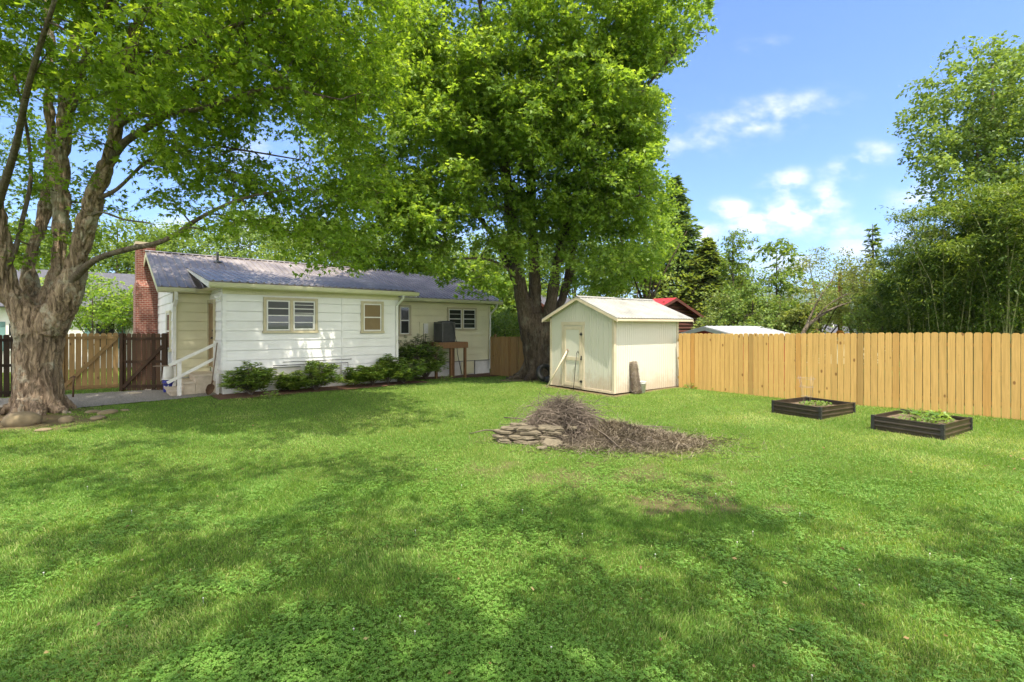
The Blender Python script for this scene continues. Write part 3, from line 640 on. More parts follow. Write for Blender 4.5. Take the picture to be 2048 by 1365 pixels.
grow(T1, tr[:1] + [L4, L3, L2, L1, L1b, L5, L6, L7, L8, L9, L10, L11], ellsL, 1650, 125, .70, .115, MT['maple'], MT['bark3'], rng, LEAF3, LEAF3_F, cull=cullL, patch=.42, twigs=5, br=.012)

# ------------------------------------------------------------------ the big maple in the middle
RS = 1.0
T2 = thing('maple_tree', 'tall many-stemmed maple standing right behind the white garden shed', 'tree', (TREE2.x, TREE2.y, -.1))
st = [pl([(1082, 772, 20.3, .82), (1078, 740, 20.3, .62), (1073, 700, 20.3, .56), (1068, 660, 20.3, .56), (1062, 630, 20.3, .45)]),
      pl([(1060, 680, 20.2, .38), (1050, 620, 20.1, .33), (1038, 560, 20, .28), (1028, 480, 19.8, .27), (1018, 400, 19.6, .22), (1005, 280, 19.4, .17), (980, 120, 19.2, .12), (950, -60, 19, .08), (930, -250, 19, .04)]),
      pl([(1072, 660, 20.4, .32), (1070, 580, 20.4, .26), (1066, 480, 20.5, .22), (1062, 380, 20.6, .22), (1062, 240, 20.8, .17), (1075, 80, 21, .12), (1090, -100, 21, .07), (1100, -300, 21, .04)]),
      pl([(1084, 690, 20.2, .34), (1100, 620, 20.1, .26), (1112, 540, 20, .22), (1130, 470, 19.9, .23), (1150, 400, 19.8, .19), (1172, 320, 19.6, .155), (1195, 220, 19.4, .12), (1230, 80, 19.2, .08), (1260, -80, 19, .05)]),
      pl([(1092, 690, 20.5, .26), (1124, 600, 20.6, .19), (1140, 540, 20.7, .20), (1148, 470, 20.8, .17), (1160, 380, 21, .13), (1210, 260, 21.3, .09), (1280, 150, 21.5, .05)]),
      pl([(1058, 640, 20.4, .26), (1030, 560, 20.8, .18), (990, 480, 21.2, .14), (930, 400, 21.6, .10), (860, 330, 22, .06)])]
for a, rl in ((-.3, 1.3), (3.3, 1.3), (4.2, 1.3), (5.3, 1.2), (2, 1.1), (.8, 1.1)):
    d = Vector((math.cos(a), math.sin(a), 0)); b0 = TREE2 + UP * -.12
    st.append(ln([(*(b0 + d * .35 + UP * .8), .26), (*(b0 + d * .75 + UP * .2), .18), (*(b0 + d * rl + UP * .0), .1), (*(b0 + d * rl * 1.3 + UP * -.08), .05)]))
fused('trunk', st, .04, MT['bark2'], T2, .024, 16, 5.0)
side = [pl([(1140, 480, 19.9, .09), (1200, 430, 19, .06), (1280, 390, 18, .035)], 4), pl([(1020, 420, 19.6, .09), (930, 400, 18.2, .06), (830, 420, 17, .035)], 4),
        pl([(1172, 300, 19.6, .1), (1250, 220, 18.6, .07), (1330, 130, 17.6, .04), (1380, 60, 17, .02)], 4), pl([(1010, 300, 19.4, .1), (930, 240, 18, .06), (850, 220, 17, .03)], 4),
        pl([(1045, 560, 20, .08), (980, 520, 19, .05), (900, 520, 18, .03)], 4)]
for q in side: mb = MB(); mb.tube([r[:3] for r in q], [r[3] for r in q], 8); mb.build('limb', MT['bark3'], T2)
rng = np.random.default_rng(8)
ellsM = [(.6, 19.5, 13.5, 6.3, 5.2, 5.5), (1.8, 19.0, 9.3, 4.6, 3.6, 3.4, 1.2), (4.0, 18.6, 8.0, 2.4, 2.6, 2.6, 1.4), (-3.6, 18.2, 9.0, 3.6, 3.2, 3.6, 1.3), (-4.2, 17.0, 5.6, 2.6, 2.0, 1.7, 1.6),
         (3.8, 19.6, 5.6, 2.6, 2.4, 2.0, 1.2), (5.2, 17.2, 13.2, 2.4, 2.0, 1.8, 1.6), (-.2, 16.6, 10.5, 3.4, 1.8, 2.6, 1.2), (-1.5, 17.4, 4.0, 1.4, .9, .95, 3), (1.6, 18.6, 5.9, 3.0, .9, 1.9, 1.6), (-2.2, 17.6, 6.6, 2.6, 1.5, 2.0, 1.4), (0.5, 19.5, 20, 5, 4.5, 3.0, .5)]
def cullM(p):
    px, py = proj(p)
    lim = np.interp(px, [700, 860, 900, 960, 1000, 1030, 1110, 1160, 1300, 1330, 1350], [545, 560, 600, 600, 600, 600, 600, 600, 590, 570, 540])
    rgt = np.interp(py, [-100, 0, 60, 130, 160, 200, 260, 330, 400, 600], [1410, 1428, 1420, 1385, 1300, 1340, 1350, 1310, 1350, 1330])
    gap = (px > 1040) & (px < 1180) & (py > 420) & (p[:, 1] < 20.2) & (hsh(np.floor(p[:, 0] * 3), np.floor(p[:, 1] * 3), np.floor(p[:, 2] * 3)) < .0)
    w = vn(p[:, 0] * .9, p[:, 1] * .9, p[:, 2] * .9); w2 = vn(p[:, 0] * 2.6, p[:, 1] * 2.6, p[:, 2] * 2.6)
    return ((py > lim + 50 * (w - .75)) | (px > rgt + 75 * (w - .72) + 30 * (w2 - .5))) & (py > -60)
grow(T2, st[:6] + side, ellsM, 2500, 130, .82, .155, MT['maple2'], MT['bark3'], rng, LEAF3, LEAF3_F, cull=cullM, patch=.42, twigs=3, br=.015)

# ------------------------------------------------------------------ trees behind the photographer, whose shade falls on the lawn
T3 = thing('shade_tree', 'broad maple standing behind the photographer, shading the near lawn', 'tree', (-2.5, -6, 0))
q0 = ln([(-2.5, -6, -.1, .5), (-2.5, -6, 3, .4), (-2.3, -5.8, 7, .32), (-1.8, -4.6, 11, .2), (-1, -3, 15, .08)]); q1 = ln([(-2.3, -5.8, 7.5, .2), (-4.5, -4, 10, .14), (-7, -2, 12, .08)]); q2 = ln([(-2.3, -5.8, 8, .2), (1, -3.4, 10.5, .13), (4, -1.5, 12, .07)])
fused('trunk', [q0, q1, q2], .07, MT['bark2'], T3, .02, 12)
SH = [(-8.5, 3.4, 13.2, 3.4, 1.8, .8), (-3.6, 4.6, 14.0, 2.8, 1.4, .7), (-7.5, -1.0, 12, 3.2, 2.6, 1.3), (-3.5, -1.2, 12.5, 3.2, 2.8, 1.3), (.8, -1.4, 12.5, 3.2, 2.4, 1.3), (4.6, -2.2, 12.5, 3.0, 2.2, 1.3), (-5.6, 1.6, 12.2, 3.2, 1.5, .9), (-1.2, 2.0, 12.2, 2.6, 1.4, .9), (2.8, .9, 12.4, 2.2, 1.1, .8), (-10.5, 1, 12, 3, 3.0, 1.3), (8.2, -2.0, 12.5, 2.6, 2.0, 1.2), (7.2, .2, 12.8, 1.8, .9, .7)]
rng = np.random.default_rng(21)
def cullS(p):
    hole = fb(p[:, 0] * 1.5 + 3, p[:, 1] * 1.7 + 7, None, 2) > .575
    px, py = proj(p); return ((p[:, 1] > .3) & (py > -60)) | hole
grow(T3, [q0, q1, q2], SH, 2300, 27, .55, .17, MT['maple2'], MT['bark3'], rng, cull=cullS, patch=0, twigs=0, flat=.5, shell=.05)

# ------------------------------------------------------------------ building helpers
def siding(mb, p0, d, nrm, length, z0, z1, zref=.75, exp=.30, top=None):
    """lap boards as real overlapping courses; top(s) gives the wall top at distance s for gables"""
    k = math.floor((z0 - zref) / exp); z = zref + k * exp
    while z < z1 - 1e-4:
        a, b = max(z, z0), min(z + exp, z1)
        if b - a > .01:
            segs = [(0, length)]
            if top is not None:
                n_ = 60; xs = [length * i / n_ for i in range(n_ + 1)]; ok = [x for x in xs if top(x) > b]
                segs = [(ok[0], ok[-1])] if len(ok) > 1 else []
            for s0, s1 in segs:
                A, B = p0 + d * s0, p0 + d * s1
                lo = nrm * .025; hi = nrm * .004
                bb = b - .017; mb.add([A + lo + UP * a, B + lo + UP * a, B + hi + UP * bb, A + hi + UP * bb, A - nrm * .03 + UP * a, B - nrm * .03 + UP * a, A - nrm * .03 + UP * bb, B - nrm * .03 + UP * bb, A - nrm * .03 + UP * b, B - nrm * .03 + UP * b], [(0, 1, 2, 3), (4, 5, 1, 0), (3, 2, 7, 6), (6, 7, 9, 8)])
        z += exp
def ribbed(mb, e0, along, length, up0, up1, pitch, rib=.022, th=.03, rw=.05):
    """ribbed sheet: e0 eave corner, along unit vector, up1-up0 is the slope vector"""
    sl = up1 - up0; nrm = along.cross(sl).normalized()
    if nrm.z < 0: nrm = -nrm
    prof = [(0, 0)]; s = pitch * .5
    while s < length - rw:
        prof += [(s - rw * .5, 0), (s - rw * .22, rib), (s + rw * .22, rib), (s + rw * .5, 0)]; s += pitch
    prof.append((length, 0))
    T = [e0 + along * a + nrm * h for a, h in prof]; n_ = len(T)
    vs = T + [p + sl for p in T] + [p - nrm * th for p in (e0, e0 + along * length)] + [p + sl - nrm * th for p in (e0, e0 + along * length)]
    fs = [(i, i + 1, n_ + i + 1, n_ + i) for i in range(n_ - 1)]
    b0 = 2 * n_; fs += [(b0, b0 + 2, b0 + 3, b0 + 1), tuple(range(n_ - 1, -1, -1)) + (b0, b0 + 1), tuple(range(n_, 2 * n_)) + (b0 + 3, b0 + 2), (0, n_, b0 + 2, b0), (n_ - 1, b0 + 1, b0 + 3, 2 * n_ - 1)]
    return mb.add(vs, fs)
def boards(name, parent, mat, p0, d, nrm, count, w, gap, z0, z1, th=.018, ear=.03, gfun=None, seed=1, follow=True, jit=.006):
    """dog-eared pickets with per-board tone; one mesh"""
    rnd = random.Random(seed); V, Fc, tn = [], [], []
    for i in range(count):
        s0 = i * (w + gap); ww = w * rnd.uniform(.97, 1.0); A = p0 + d * s0
        g = gfun(A.x, A.y) if (gfun and follow) else 0
        a, b = z0 + g - .02, z1 + g + rnd.uniform(-jit, jit); tl = rnd.uniform(-.003, .003); off = nrm * rnd.uniform(-.002, .002)
        prof = [(0, a), (ww, a), (ww, b - ear), (ww - ear, b), (ear, b), (0, b - ear)]; o_ = len(V)
        for q in (0, 1):
            for (x_, z_) in prof: V.append(tuple(A + off + d * (x_ + tl * (z_ - a)) + nrm * (th * (.5 - q)) + UP * z_))
        Fc += [tuple(o_ + k for k in range(6)), tuple(o_ + 6 + k for k in range(5, -1, -1))] + [(o_ + k, o_ + 6 + k, o_ + 6 + (k + 1) % 6, o_ + (k + 1) % 6) for k in range(6)]
        t = min(1, max(0, rnd.gauss(.45, .22))); tn += [t] * 12
    me = bpy.data.meshes.new(name); me.from_pydata(V, [], Fc); at = me.attributes.new('tint', 'FLOAT', 'POINT'); at.data.foreach_set('value', tn)
    me.materials.append(mat); me.update(); return link(name, me, parent)

# ------------------------------------------------------------------ the house
H = thing('house', 'white single-storey house with lap siding and weathered brown metal roof', 'house', HW(0, 0))
EV = -HV  # outward, towards the yard
EXT = 5.75; MAINR = 11.86; MAINL = -1.01; RV = 2.1; BV = 9.94; RIDGE_V = 6.02; RIDGE_Z = 4.90; EAVE_Z = 3.32
mb = MB()
siding(mb, HW(0, 0), HU, EV, 3.62, .75, 3.22); siding(mb, HW(3.62, 0), HU, EV, EXT - 3.62, .45, 3.22)
siding(mb, HW(0, RV), -HV, -HU, .62 + .05, .75, 3.22) if False else None
siding(mb, HW(0, 0), HV, -HU, RV, .75, 3.25); siding(mb, HW(EXT, 0), HV, HU, RV, .45, 3.3)
mb.build('extension_wall', MT['ext'], H)
mb = MB()
siding(mb, HW(MAINL, RV), HU, EV, -MAINL, .45, 3.15); mb.build('entry_wall', MT['main'], H); mb = MB(); siding(mb, HW(EXT, RV), HU, EV, MAINR - EXT, .45, 3.15)
mb.build('rear_wall', MT['main'], H)
mb = MB()
tp = lambda s: EAVE_Z - .1 + .37 * min(s + .35, BV - RV - s + .35) * 1.0
siding(mb, HW(MAINL, RV), HV, -HU, BV - RV, .45, RIDGE_Z, top=tp); siding(mb, HW(MAINR, RV), HV, HU, BV - RV, .45, RIDGE_Z, top=tp)
for u_ in (MAINL + .004, MAINR - .004):
    mb.add([HW(u_, RV, .4), HW(u_, BV, .4), HW(u_, BV, 3.2), HW(u_, RIDGE_V, 4.72), HW(u_, RV, 3.2)], [(0, 1, 2, 3, 4)])
siding(mb, HW(MAINL, BV), HU, HV, MAINR - MAINL, .45, 3.15)
mb.build('gable_wall', MT['ext'], H)
mb = MB()
def found(p, q, nrm, zt, zb=-.6, th=.12):
    p, q = Vector(p), Vector(q); mb.box((p + q) / 2 - nrm * th / 2 + UP * (zt + zb) / 2, (q - p).normalized(), nrm, UP, (q - p).length / 2, th / 2, (zt - zb) / 2)
found(HW(0, .03), HW(3.62, .03), EV, .748); found(HW(3.62, .03), HW(EXT, .03), EV, .448)
found(HW(.03, 0.15), HW(.03, RV), -HU, .748); found(HW(EXT - .03, .15), HW(EXT - .03, RV), HU, .448)
found(HW(MAINL, RV + .03), HW(-.001, RV + .03), EV, .448); found(HW(EXT, RV + .03), HW(MAINR, RV + .03), EV, .448)
found(HW(MAINL + .03, RV + .15), HW(MAINL + .03, BV), -HU, .448); found(HW(MAINR - .03, RV + .15), HW(MAINR - .03, BV), HU, .448)
mb.build('foundation', MT['found'], H)
# roofs
up = lambda v0, z0, v1, z1: (HV * v0 + UP * z0, HV * v1 + UP * z1)
mb = MB(); a0, a1 = up(RV - .35, EAVE_Z, RIDGE_V, RIDGE_Z)
ribbed(mb, HW(MAINL - .44, RV - .35, EAVE_Z), HU, MAINR - MAINL + 1.0, a0, a1, .225, .034, .03, .07)
ribbed(mb, HW(MAINL - .44, BV + .35, EAVE_Z), HU, MAINR - MAINL + 1.0, *up(BV + .35, EAVE_Z, RIDGE_V, RIDGE_Z), .225, .034, .03, .07)
rf = mb.build('roof', MT['roof'], H)
mb = MB(); L_ = MAINR - MAINL + 1.0
for sg in (-1, 1):
    p0 = HW(MAINL - .46, RIDGE_V, RIDGE_Z + .035); mb.add([p0, p0 + HU * (L_ + .04), p0 + HU * (L_ + .04) + HV * sg * .16 - UP * .05, p0 + HV * sg * .16 - UP * .05], [(0, 1, 2, 3)])
mb.build('ridge_cap', MT['roof'], rf)
mb = MB(); mb.tube([HW(.75, 5.2, 4.45), HW(.75, 5.2, 5.0)], .045, 12); mb.lathe(HW(.75, 5.2, 4.60), [(.17, -.02), (.1, .03), (.05, .06)], 14)
mb.build('vent_pipe', MT['acgrey'], rf)
mb = MB(); v1 = 4.13; mb2 = MB()
ribbed(mb, HW(-.415, -.35, 3.41), HU, 6.75, *up(-.35, 3.41, v1, 4.215), .225, .034, .03, .07)
er = mb.build('extension_roof', MT['roof'], H)
mb = MB()   # white fascia and sloping rake of the extension
s1 = (4.215 - 3.41) / (v1 + .35)
for u_ in (-.43, 6.35):
    mb = MB(); mb.add([HW(u_, -.37, 3.375), HW(u_, v1 - .3, 4.12), HW(u_, v1 - .9, 3.99 - .05), HW(u_, -.37, 3.20), HW(u_ + .025, -.37, 3.375), HW(u_ + .025, v1 - .3, 4.12), HW(u_ + .025, v1 - .9, 3.94), HW(u_ + .025, -.37, 3.20)],
           [(0, 1, 2, 3), (7, 6, 5, 4), (0, 4, 5, 1), (3, 2, 6, 7), (0, 3, 7, 4), (1, 5, 6, 2)])
    mb.build('rake_board', MT['white'], er)
mb = MB()
mb.add([HW(-.40, -.33, 3.215), HW(6.33, -.33, 3.215), HW(6.33, .0, 3.235), HW(-.40, .0, 3.235)], [(0, 1, 2, 3)])
mb.add([HW(-.40, 0, 3.235), HW(0, 0, 3.235), HW(0, RV, 3.24), HW(-.40, RV, 3.24)], [(0, 1, 2, 3)])
mb.box(HW(2.95, -.335, 3.29), HU, HV, UP, 3.36, .012, .085)
mb.box(HW(EXT / 2, -.03, 3.15), HU, HV, UP, EXT / 2 + .02, .015, .085)
for k in range(46): mb.box(HW(.22 + k * .074, -.052, 3.135), HU, HV, UP, .022, .012, .028)
for u_ in (MAINL - .44, MAINR + .54):       # rake boards of the main roof
    for (va, vb) in ((RV - .35, RIDGE_V), (BV + .35, RIDGE_V)):
        mb.add([HW(u_ + dx_, v, z_) for dx_ in (0, .03) for v, z_ in ((va, EAVE_Z - .035), (vb, RIDGE_Z - .035), (vb, RIDGE_Z - .22), (va, EAVE_Z - .2))], [(3, 2, 1, 0), (4, 5, 6, 7), (0, 1, 5, 4), (2, 3, 7, 6), (0, 4, 7, 3)])
for (v0, v1_) in ((RV - .33, RV), (BV + .33, BV)):
    mb.add([HW(MAINL - .4, v0, EAVE_Z - .17), HW(MAINR + .5, v0, EAVE_Z - .17), HW(MAINR + .5, v1_, EAVE_Z - .165), HW(MAINL - .4, v1_, EAVE_Z - .165)], [(0, 1, 2, 3)])
mb.box(HW((MAINL + MAINR) / 2 + .05, RV - .33, EAVE_Z - .10), HU, HV, UP, (MAINR - MAINL) / 2 + .45, .012, .07)
mb.build('eaves_trim', MT['cream'], H)
def gutter(name, u0, u1, v, z):
    mb = MB(); pr = [(0, 0), (0, -.11), (-.02, -.13), (-.09, -.13), (-.11, -.09), (-.125, -.02), (-.125, 0), (-.118, 0), (-.105, -.08), (-.085, -.12), (-.025, -.12), (-.008, -.10), (-.008, 0)]
    mb.prism([HW(u0, v + a, z + b_) for a, b_ in pr], HU * (u1 - u0)); return mb.build(name, MT['gutter'], H)
gutter('gutter', -.43, 6.42, -.36, 3.36); gutter('gutter', MAINL - .44, -.46, RV - .36, EAVE_Z - .03); gutter('gutter', 6.36, MAINR + .45, RV - .36, EAVE_Z - .03)
def downspout(pts, w=.07):
    mb = MB()
    for a, b_ in zip(pts, pts[1:]): mb.bar(a, b_, w, w * .8, up=HV)
    mb.build('downspout', MT['white'], H)
downspout([HW(EXT + .02, -.42, 3.24), HW(EXT + .02, -.42, 3.12), HW(EXT - .06, -.07, 2.86), HW(EXT - .06, -.07, .12)])
zz = gz(*HW(MAINL, RV - .1).xy)
downspout([HW(MAINL + .02, RV - .42, EAVE_Z - .14), HW(MAINL + .05, RV - .35, 2.95), HW(MAINL + .02, RV - .10, 2.72), HW(MAINL + .02, RV - .10, .32), HW(MAINL - .02, RV - .3, .14), HW(MAINL - .08, RV - .5, .10)], .09)
downspout([HW(MAINR + .12, RV - .42, EAVE_Z - .14), HW(MAINR + .10, RV - .4, 3.0), HW(MAINR - .04, RV - .07, 2.65), HW(MAINR - .04, RV - .07, 0)])
for nm_, c_, hx_, hz_, mt_ in (('seam_batten', HW(3.62, -.030, 1.8), .018, 1.38, 'ext'), ('corner_trim', HW(.03, -.026, 1.98), .05, 1.24, 'ext'), ('corner_trim', HW(EXT - .03, -.026, 1.82), .05, 1.40, 'ext'), ('corner_trim', HW(MAINR - .05, RV - .03, 1.8), .055, 1.33, 'main'), ('corner_trim', HW(MAINL + .05, RV - .03, 1.8), .055, 1.33, 'main')):
    mb = MB(); mb.box(c_, HU, HV, UP, hx_, .010, hz_); mb.build(nm_, MT[mt_], H)
mb = MB(); mb.box(HW(-.028, .05, 1.98), HU, HV, UP, .010, .05, 1.23); mb.build('corner_trim', MT['ext'], H)
# thin pipes along the foundation, crawl-space grilles and hatch
mb = MB(); z1_ = hz(560, 729, 0); u1_, u2_ = hu(565, 0), hu(702, 0)
mb.tube([HW(u1_, -.05, .93), HW(u2_, -.05, .93)], .010, 6); mb.tube([HW(hu(545, 0), -.05, .83), HW(hu(695, 0), -.05, .81), HW(hu(695, 0), -.05, .55)], .012, 6); mb.tube([HW(hu(545, 0), -.05, .77), HW(hu(600, 0), -.05, .77)], .010, 6)
mb.build('conduit', MT['acgrey'], H)
for px in (565, 762):
    u_ = hu(px, 0); zc = .42 if px < 700 else .28; mb = MB(); mb.box(HW(u_, -.005, zc), HU, HV, UP, .2, .03, .13); g = mb.build('crawl_space_vent', MT['found'], H)
    mb = MB(); mb.box(HW(u_, -.03, zc), HU, HV, UP, .17, .012, .10); gq = mb.build('vent_opening', MT['screen'], g)
    mb = MB()
    for k in range(7): mb.box(HW(u_ - .15 + k * .05, -.045, zc), HU, HV, UP, .006, .004, .10)
    for k in range(3): mb.box(HW(u_, -.047, zc - .06 + k * .06), HU, HV, UP, .17, .004, .005)
    mb.build('vent_grille', MT['acgrey'], g)
ua, ub = hu(921, RV), hu(946, RV)
mb = MB(); mb.box(HW((ua + ub) / 2, RV - .06, .12), HU, HV, UP, (ub - ua) / 2, .02, .29); h_ = mb.build('crawl_space_hatch', MT['main'], H)
mb = MB(); mb.box(HW(ub + .03, RV - .085, .12), HU, HV, UP, .02, .015, .34); mb.box(HW((ua + ub) / 2, RV - .085, .44), HU, HV, UP, (ub - ua) / 2 + 1.1, .012, .012); mb.build('hatch_frame', MT['acgrey'], h_)

def window(o, ux, nrm, w, h, z0, kind, parent, trim=.085, cols=1, trim_mat='trim'):
    """o: lower left outer corner of the trim on the wall; nrm outwards. Trim, sashes, muntins, glass"""
    o = o + nrm * .018
    def B(mb, a0, a1, b0, b1, d0, d1): mb.box(o + ux * (a0 + a1) / 2 + UP * (z0 + (b0 + b1) / 2) + nrm * (d0 + d1) / 2, ux, nrm, UP, abs(a1 - a0) / 2, abs(d1 - d0) / 2, (b1 - b0) / 2)
    mb = MB(); t = trim
    B(mb, 0, w, h - t, h, -.03, .05); B(mb, -.02, w + .02, 0, t * .9, -.03, .07); B(mb, 0, t, t * .9, h - t, -.03, .05); B(mb, w - t, w, t * .9, h - t, -.03, .05)
    cw_ = (w - 2 * t - (cols - 1) * t * 1.1) / cols
    for c in range(1, cols): x0 = t + c * cw_ + (c - 1) * t * 1.1; B(mb, x0, x0 + t * 1.1, t * .9, h - t, .016, .05)
    win = mb.build('window', MT[trim_mat], parent)
    for c in range(cols):
        x0 = t + c * (cw_ + t * 1.1) + .012; x1 = x0 + cw_ - .024; y0, y1 = t * .9 + .012, h - t - .012; f = .035
        mb = MB()
        for (a, b_, c_, d_) in ((x0, x1, y0, y0 + f), (x0, x1, y1 - f, y1), (x0, x0 + f, y0 + f, y1 - f), (x1 - f, x1, y0 + f, y1 - f)): B(mb, a, b_, c_, d_, .018, .042)
        if kind == 'awning':
            for k in (1, 2, 3): yy = y0 + f + (y1 - y0 - 2 * f) * k / 4; B(mb, x0 + f, x1 - f, yy - .013, yy + .013, .018, .048)
            if c == 1:
                for k in (.42, 1.62, 1.86): yy = y1 - f - (y1 - y0 - 2 * f) * k / 4 ; B(mb, x0 + f, x1 - f - .02, yy - .008, yy + .008, .03, .062)
                B(mb, x0 + f, x1 - f, y0 + f, y0 + f + .02, .03, .07); B(mb, x1 - f - .03, x1 - f - .012, y0 + f, y0 + f + (y1 - y0) * .5, .03, .055)
        else:
            yy = (y0 + y1) / 2; B(mb, x0 + f, x1 - f, yy - .02, yy + .02, .018, .052)
            if kind == 'hung_bars':
                for k in (.25, .75): B(mb, x0 + f, x1 - f, y0 + (y1 - y0) * k - .008, y0 + (y1 - y0) * k + .008, .018, .036)
        mb.build('sash', MT['white'], win)
        mb = MB(); B(mb, x0 + f, x1 - f, y0 + f, y1 - f, .012, .0285)
        mb.build('pane', MT['shade'] if kind == 'shade' else MT['glass'], win)
        if kind == 'awning':
            mb = MB(); B(mb, x0 + f, x1 - f, y0 + (y1 - y0) * .5, y1 - f, .0285, .0295); mb.build('insect_screen', MT['screen'], win)
def wpx(px0, px1, py0, py1, v, **k):
    u0, u1 = hu(px0, v), hu(px1, v); z1_, z0 = hz(px0, py0, v), hz(px0, py1, v)
    window(HW(u0, v), HU, EV, u1 - u0, z1_ - z0, z0, parent=H, **k)
wpx(526, 634.5, 594.5, 667, 0, kind='awning', cols=2)
wpx(721, 766, 602.5, 667, 0, kind='shade')
wpx(796, 821, 610, 672, RV, kind='hung', trim=.07)
wpx(893.5, 952, 615, 661, RV, kind='hung_bars', cols=2, trim=.07)
window(HW(MAINL, RV + .35), HV, -HU, 1.0, 1.35, 1.25, 'hung', H, trim_mat='cream')
# the side door above the steps
mb = MB(); mb.box(HW(-.035, 1.56, 1.79), HU, HV, UP, .02, .43, 1.02); dr = mb.build('door', MT['doorp'], H)
mb = MB()
for z_, hh in ((1.2, .33), (1.95, .28), (2.5, .16)):
    for k in (-1, 1): mb.box(HW(-.058, 1.56 + k * .19, z_), HU, HV, UP, .006, .14, hh)
mb.build('door_panel', MT['doorp'], dr)
mb = MB()
mb.box(HW(-.045, 1.085, 1.80), HU, HV, UP, .032, .045, 1.05); mb.box(HW(-.045, 2.03, 1.80), HU, HV, UP, .032, .045, 1.05); mb.box(HW(-.045, 1.56, 2.89), HU, HV, UP, .034, .52, .05)
mb.build('door_frame', MT['trim'], dr)
mb = MB(); mb.lathe(HW(-.05, 1.2, 1.72), [(.0, -.08), (.03, -.075), (.035, -.05), (.02, -.03), (.015, 0)], 12, axis=(HU.x, HU.y, 0)); mb.box(HW(-.062, 1.2, 1.74), HU, HV, UP, .006, .03, .13); mb.lathe(HW(-.05, 1.2, 1.95), [(0, -.04), (.03, -.038), (.03, 0)], 12, axis=(HU.x, HU.y, 0))
mb.build('door_handle', MT['black'], dr)
# floodlight on the corner
mb = MB(); c_ = HW(-.12, .0, 2.95)
mb.box(HW(-.03, .06, 2.98), HU, HV, UP, .03, .05, .05)
for k in (-1, 1): mb.lathe(HW(-.08, .06, 2.97), [(.02, 0), (.035, .05), (.055, .12), (.05, .13), (.0, .12)], 12, axis=(-.5 * k + -.3, -.7, -.35))
mb.build('floodlight', MT['white'], H)
# chimney
mb = MB(); cc = HW(MAINL - .33, 5.2 + RV - 2.1, 2.3); cc = HW(MAINL - .36, 4.6 + RV + .55, 2.4)
mb.box(cc - UP * .9, HU, HV, UP, .34, .72, 2.1); mb.box(cc + UP * 2.0, HU, HV, UP, .30, .42, .85)
mb.add([cc + HU * a * .34 + HV * b_ * .72 + UP * 1.2 for a, b_ in ((-1, -1), (1, -1), (1, 1), (-1, 1))] + [cc + HU * a * .30 + HV * b_ * .42 + UP * 1.45 for a, b_ in ((-1, -1), (1, -1), (1, 1), (-1, 1))], [(0, 1, 5, 4), (1, 2, 6, 5), (2, 3, 7, 6), (3, 0, 4, 7)])
ch = mb.build('chimney', MT['brick'], H)
mb = MB(); mb.box(cc + UP * 2.89, HU, HV, UP, .34, .46, .05); mb.build('chimney_cap', MT['concrete'], ch)
# electrical boxes
mb = MB(); ub_ = hu(849.5, RV); mb.box(HW(ub_, RV - .07, 1.98), HU, HV, UP, .10, .05, .22); e_ = mb.build('switch_box', MT['white'], H)
mb = MB(); mb.box(HW(ub_ - .05, RV - .02, 2.0), HU, HV, UP, .22, .012, .28); mb.build('backing_board', MT['main'], H)
mb = MB(); mb.tube([HW(ub_, RV - .07, 1.76), HW(ub_, RV - .07, 1.3), HW(ub_ + .3, RV - .2, 1.2)], .014, 6); mb.tube([HW(ub_ - .1, RV - .07, 1.76), HW(ub_ - .1, RV - .07, .9)], .01, 6); mb.build('conduit', MT['acgrey'], H)
mb = MB(); mb.box(HW(ub_ + .62, RV - .08, 1.55), HU, HV, UP, .22, .06, .12); mb.build('junction_box', MT['cream'], H)

# ------------------------------------------------------------------ steps with handrail
ST = thing('entry_steps', 'concrete steps up to the side door beside a white wooden handrail', 'steps', HW(-.7, 1.2, 0))
for s0, s1, zt in ((.02, .60, .60), (.60, .90, .40), (.90, 1.22, .19)):
    mb = MB(); mb.box(HW(-(s0 + s1) / 2, 1.37, (zt - .05 - .2) / 2), HU, HV, UP, (s1 - s0) / 2 - .004, .68, (zt - .05 + .2) / 2); mb.build('riser', MT['concrete'], ST)
    mb = MB(); mb.box(HW(-(s0 + s1) / 2 - .02, 1.36, zt - .022), HU, HV, UP, (s1 - s0) / 2 + .03, .72, .026); mb.build('tread', MT['concrete'], ST)
hr = []
vr = .60
mb = MB(); mb.box(HW(-1.02, vr, .46), HU, HV, UP, .05, .045, .62); mb.build('rail_post', MT['rail'], ST)
mb = MB(); mb.box(HW(-.10, vr, 1.02), HU, HV, UP, .045, .04, .62); mb.build('rail_post', MT['rail'], ST)
mb = MB(); mb.bar(HW(-1.28, vr - .06, .94), HW(-.06, vr - .06, 1.56), .035, .085); mb.build('handrail', MT['rail'], ST)
mb = MB(); mb.bar(HW(-1.32, vr - .06, .44), HW(-.08, vr - .06, 1.12), .035, .085); mb.build('lower_rail', MT['rail'], ST)
mb = MB()
for du, zt in ((.0, .63), (.07, .58), (-.12, .66)): mb.box(HW(.02 + du, .40 + du, zt / 2), HU, HV, UP, .02, .14, zt / 2)
mb.build('skirt_board', MT['rail'], ST)
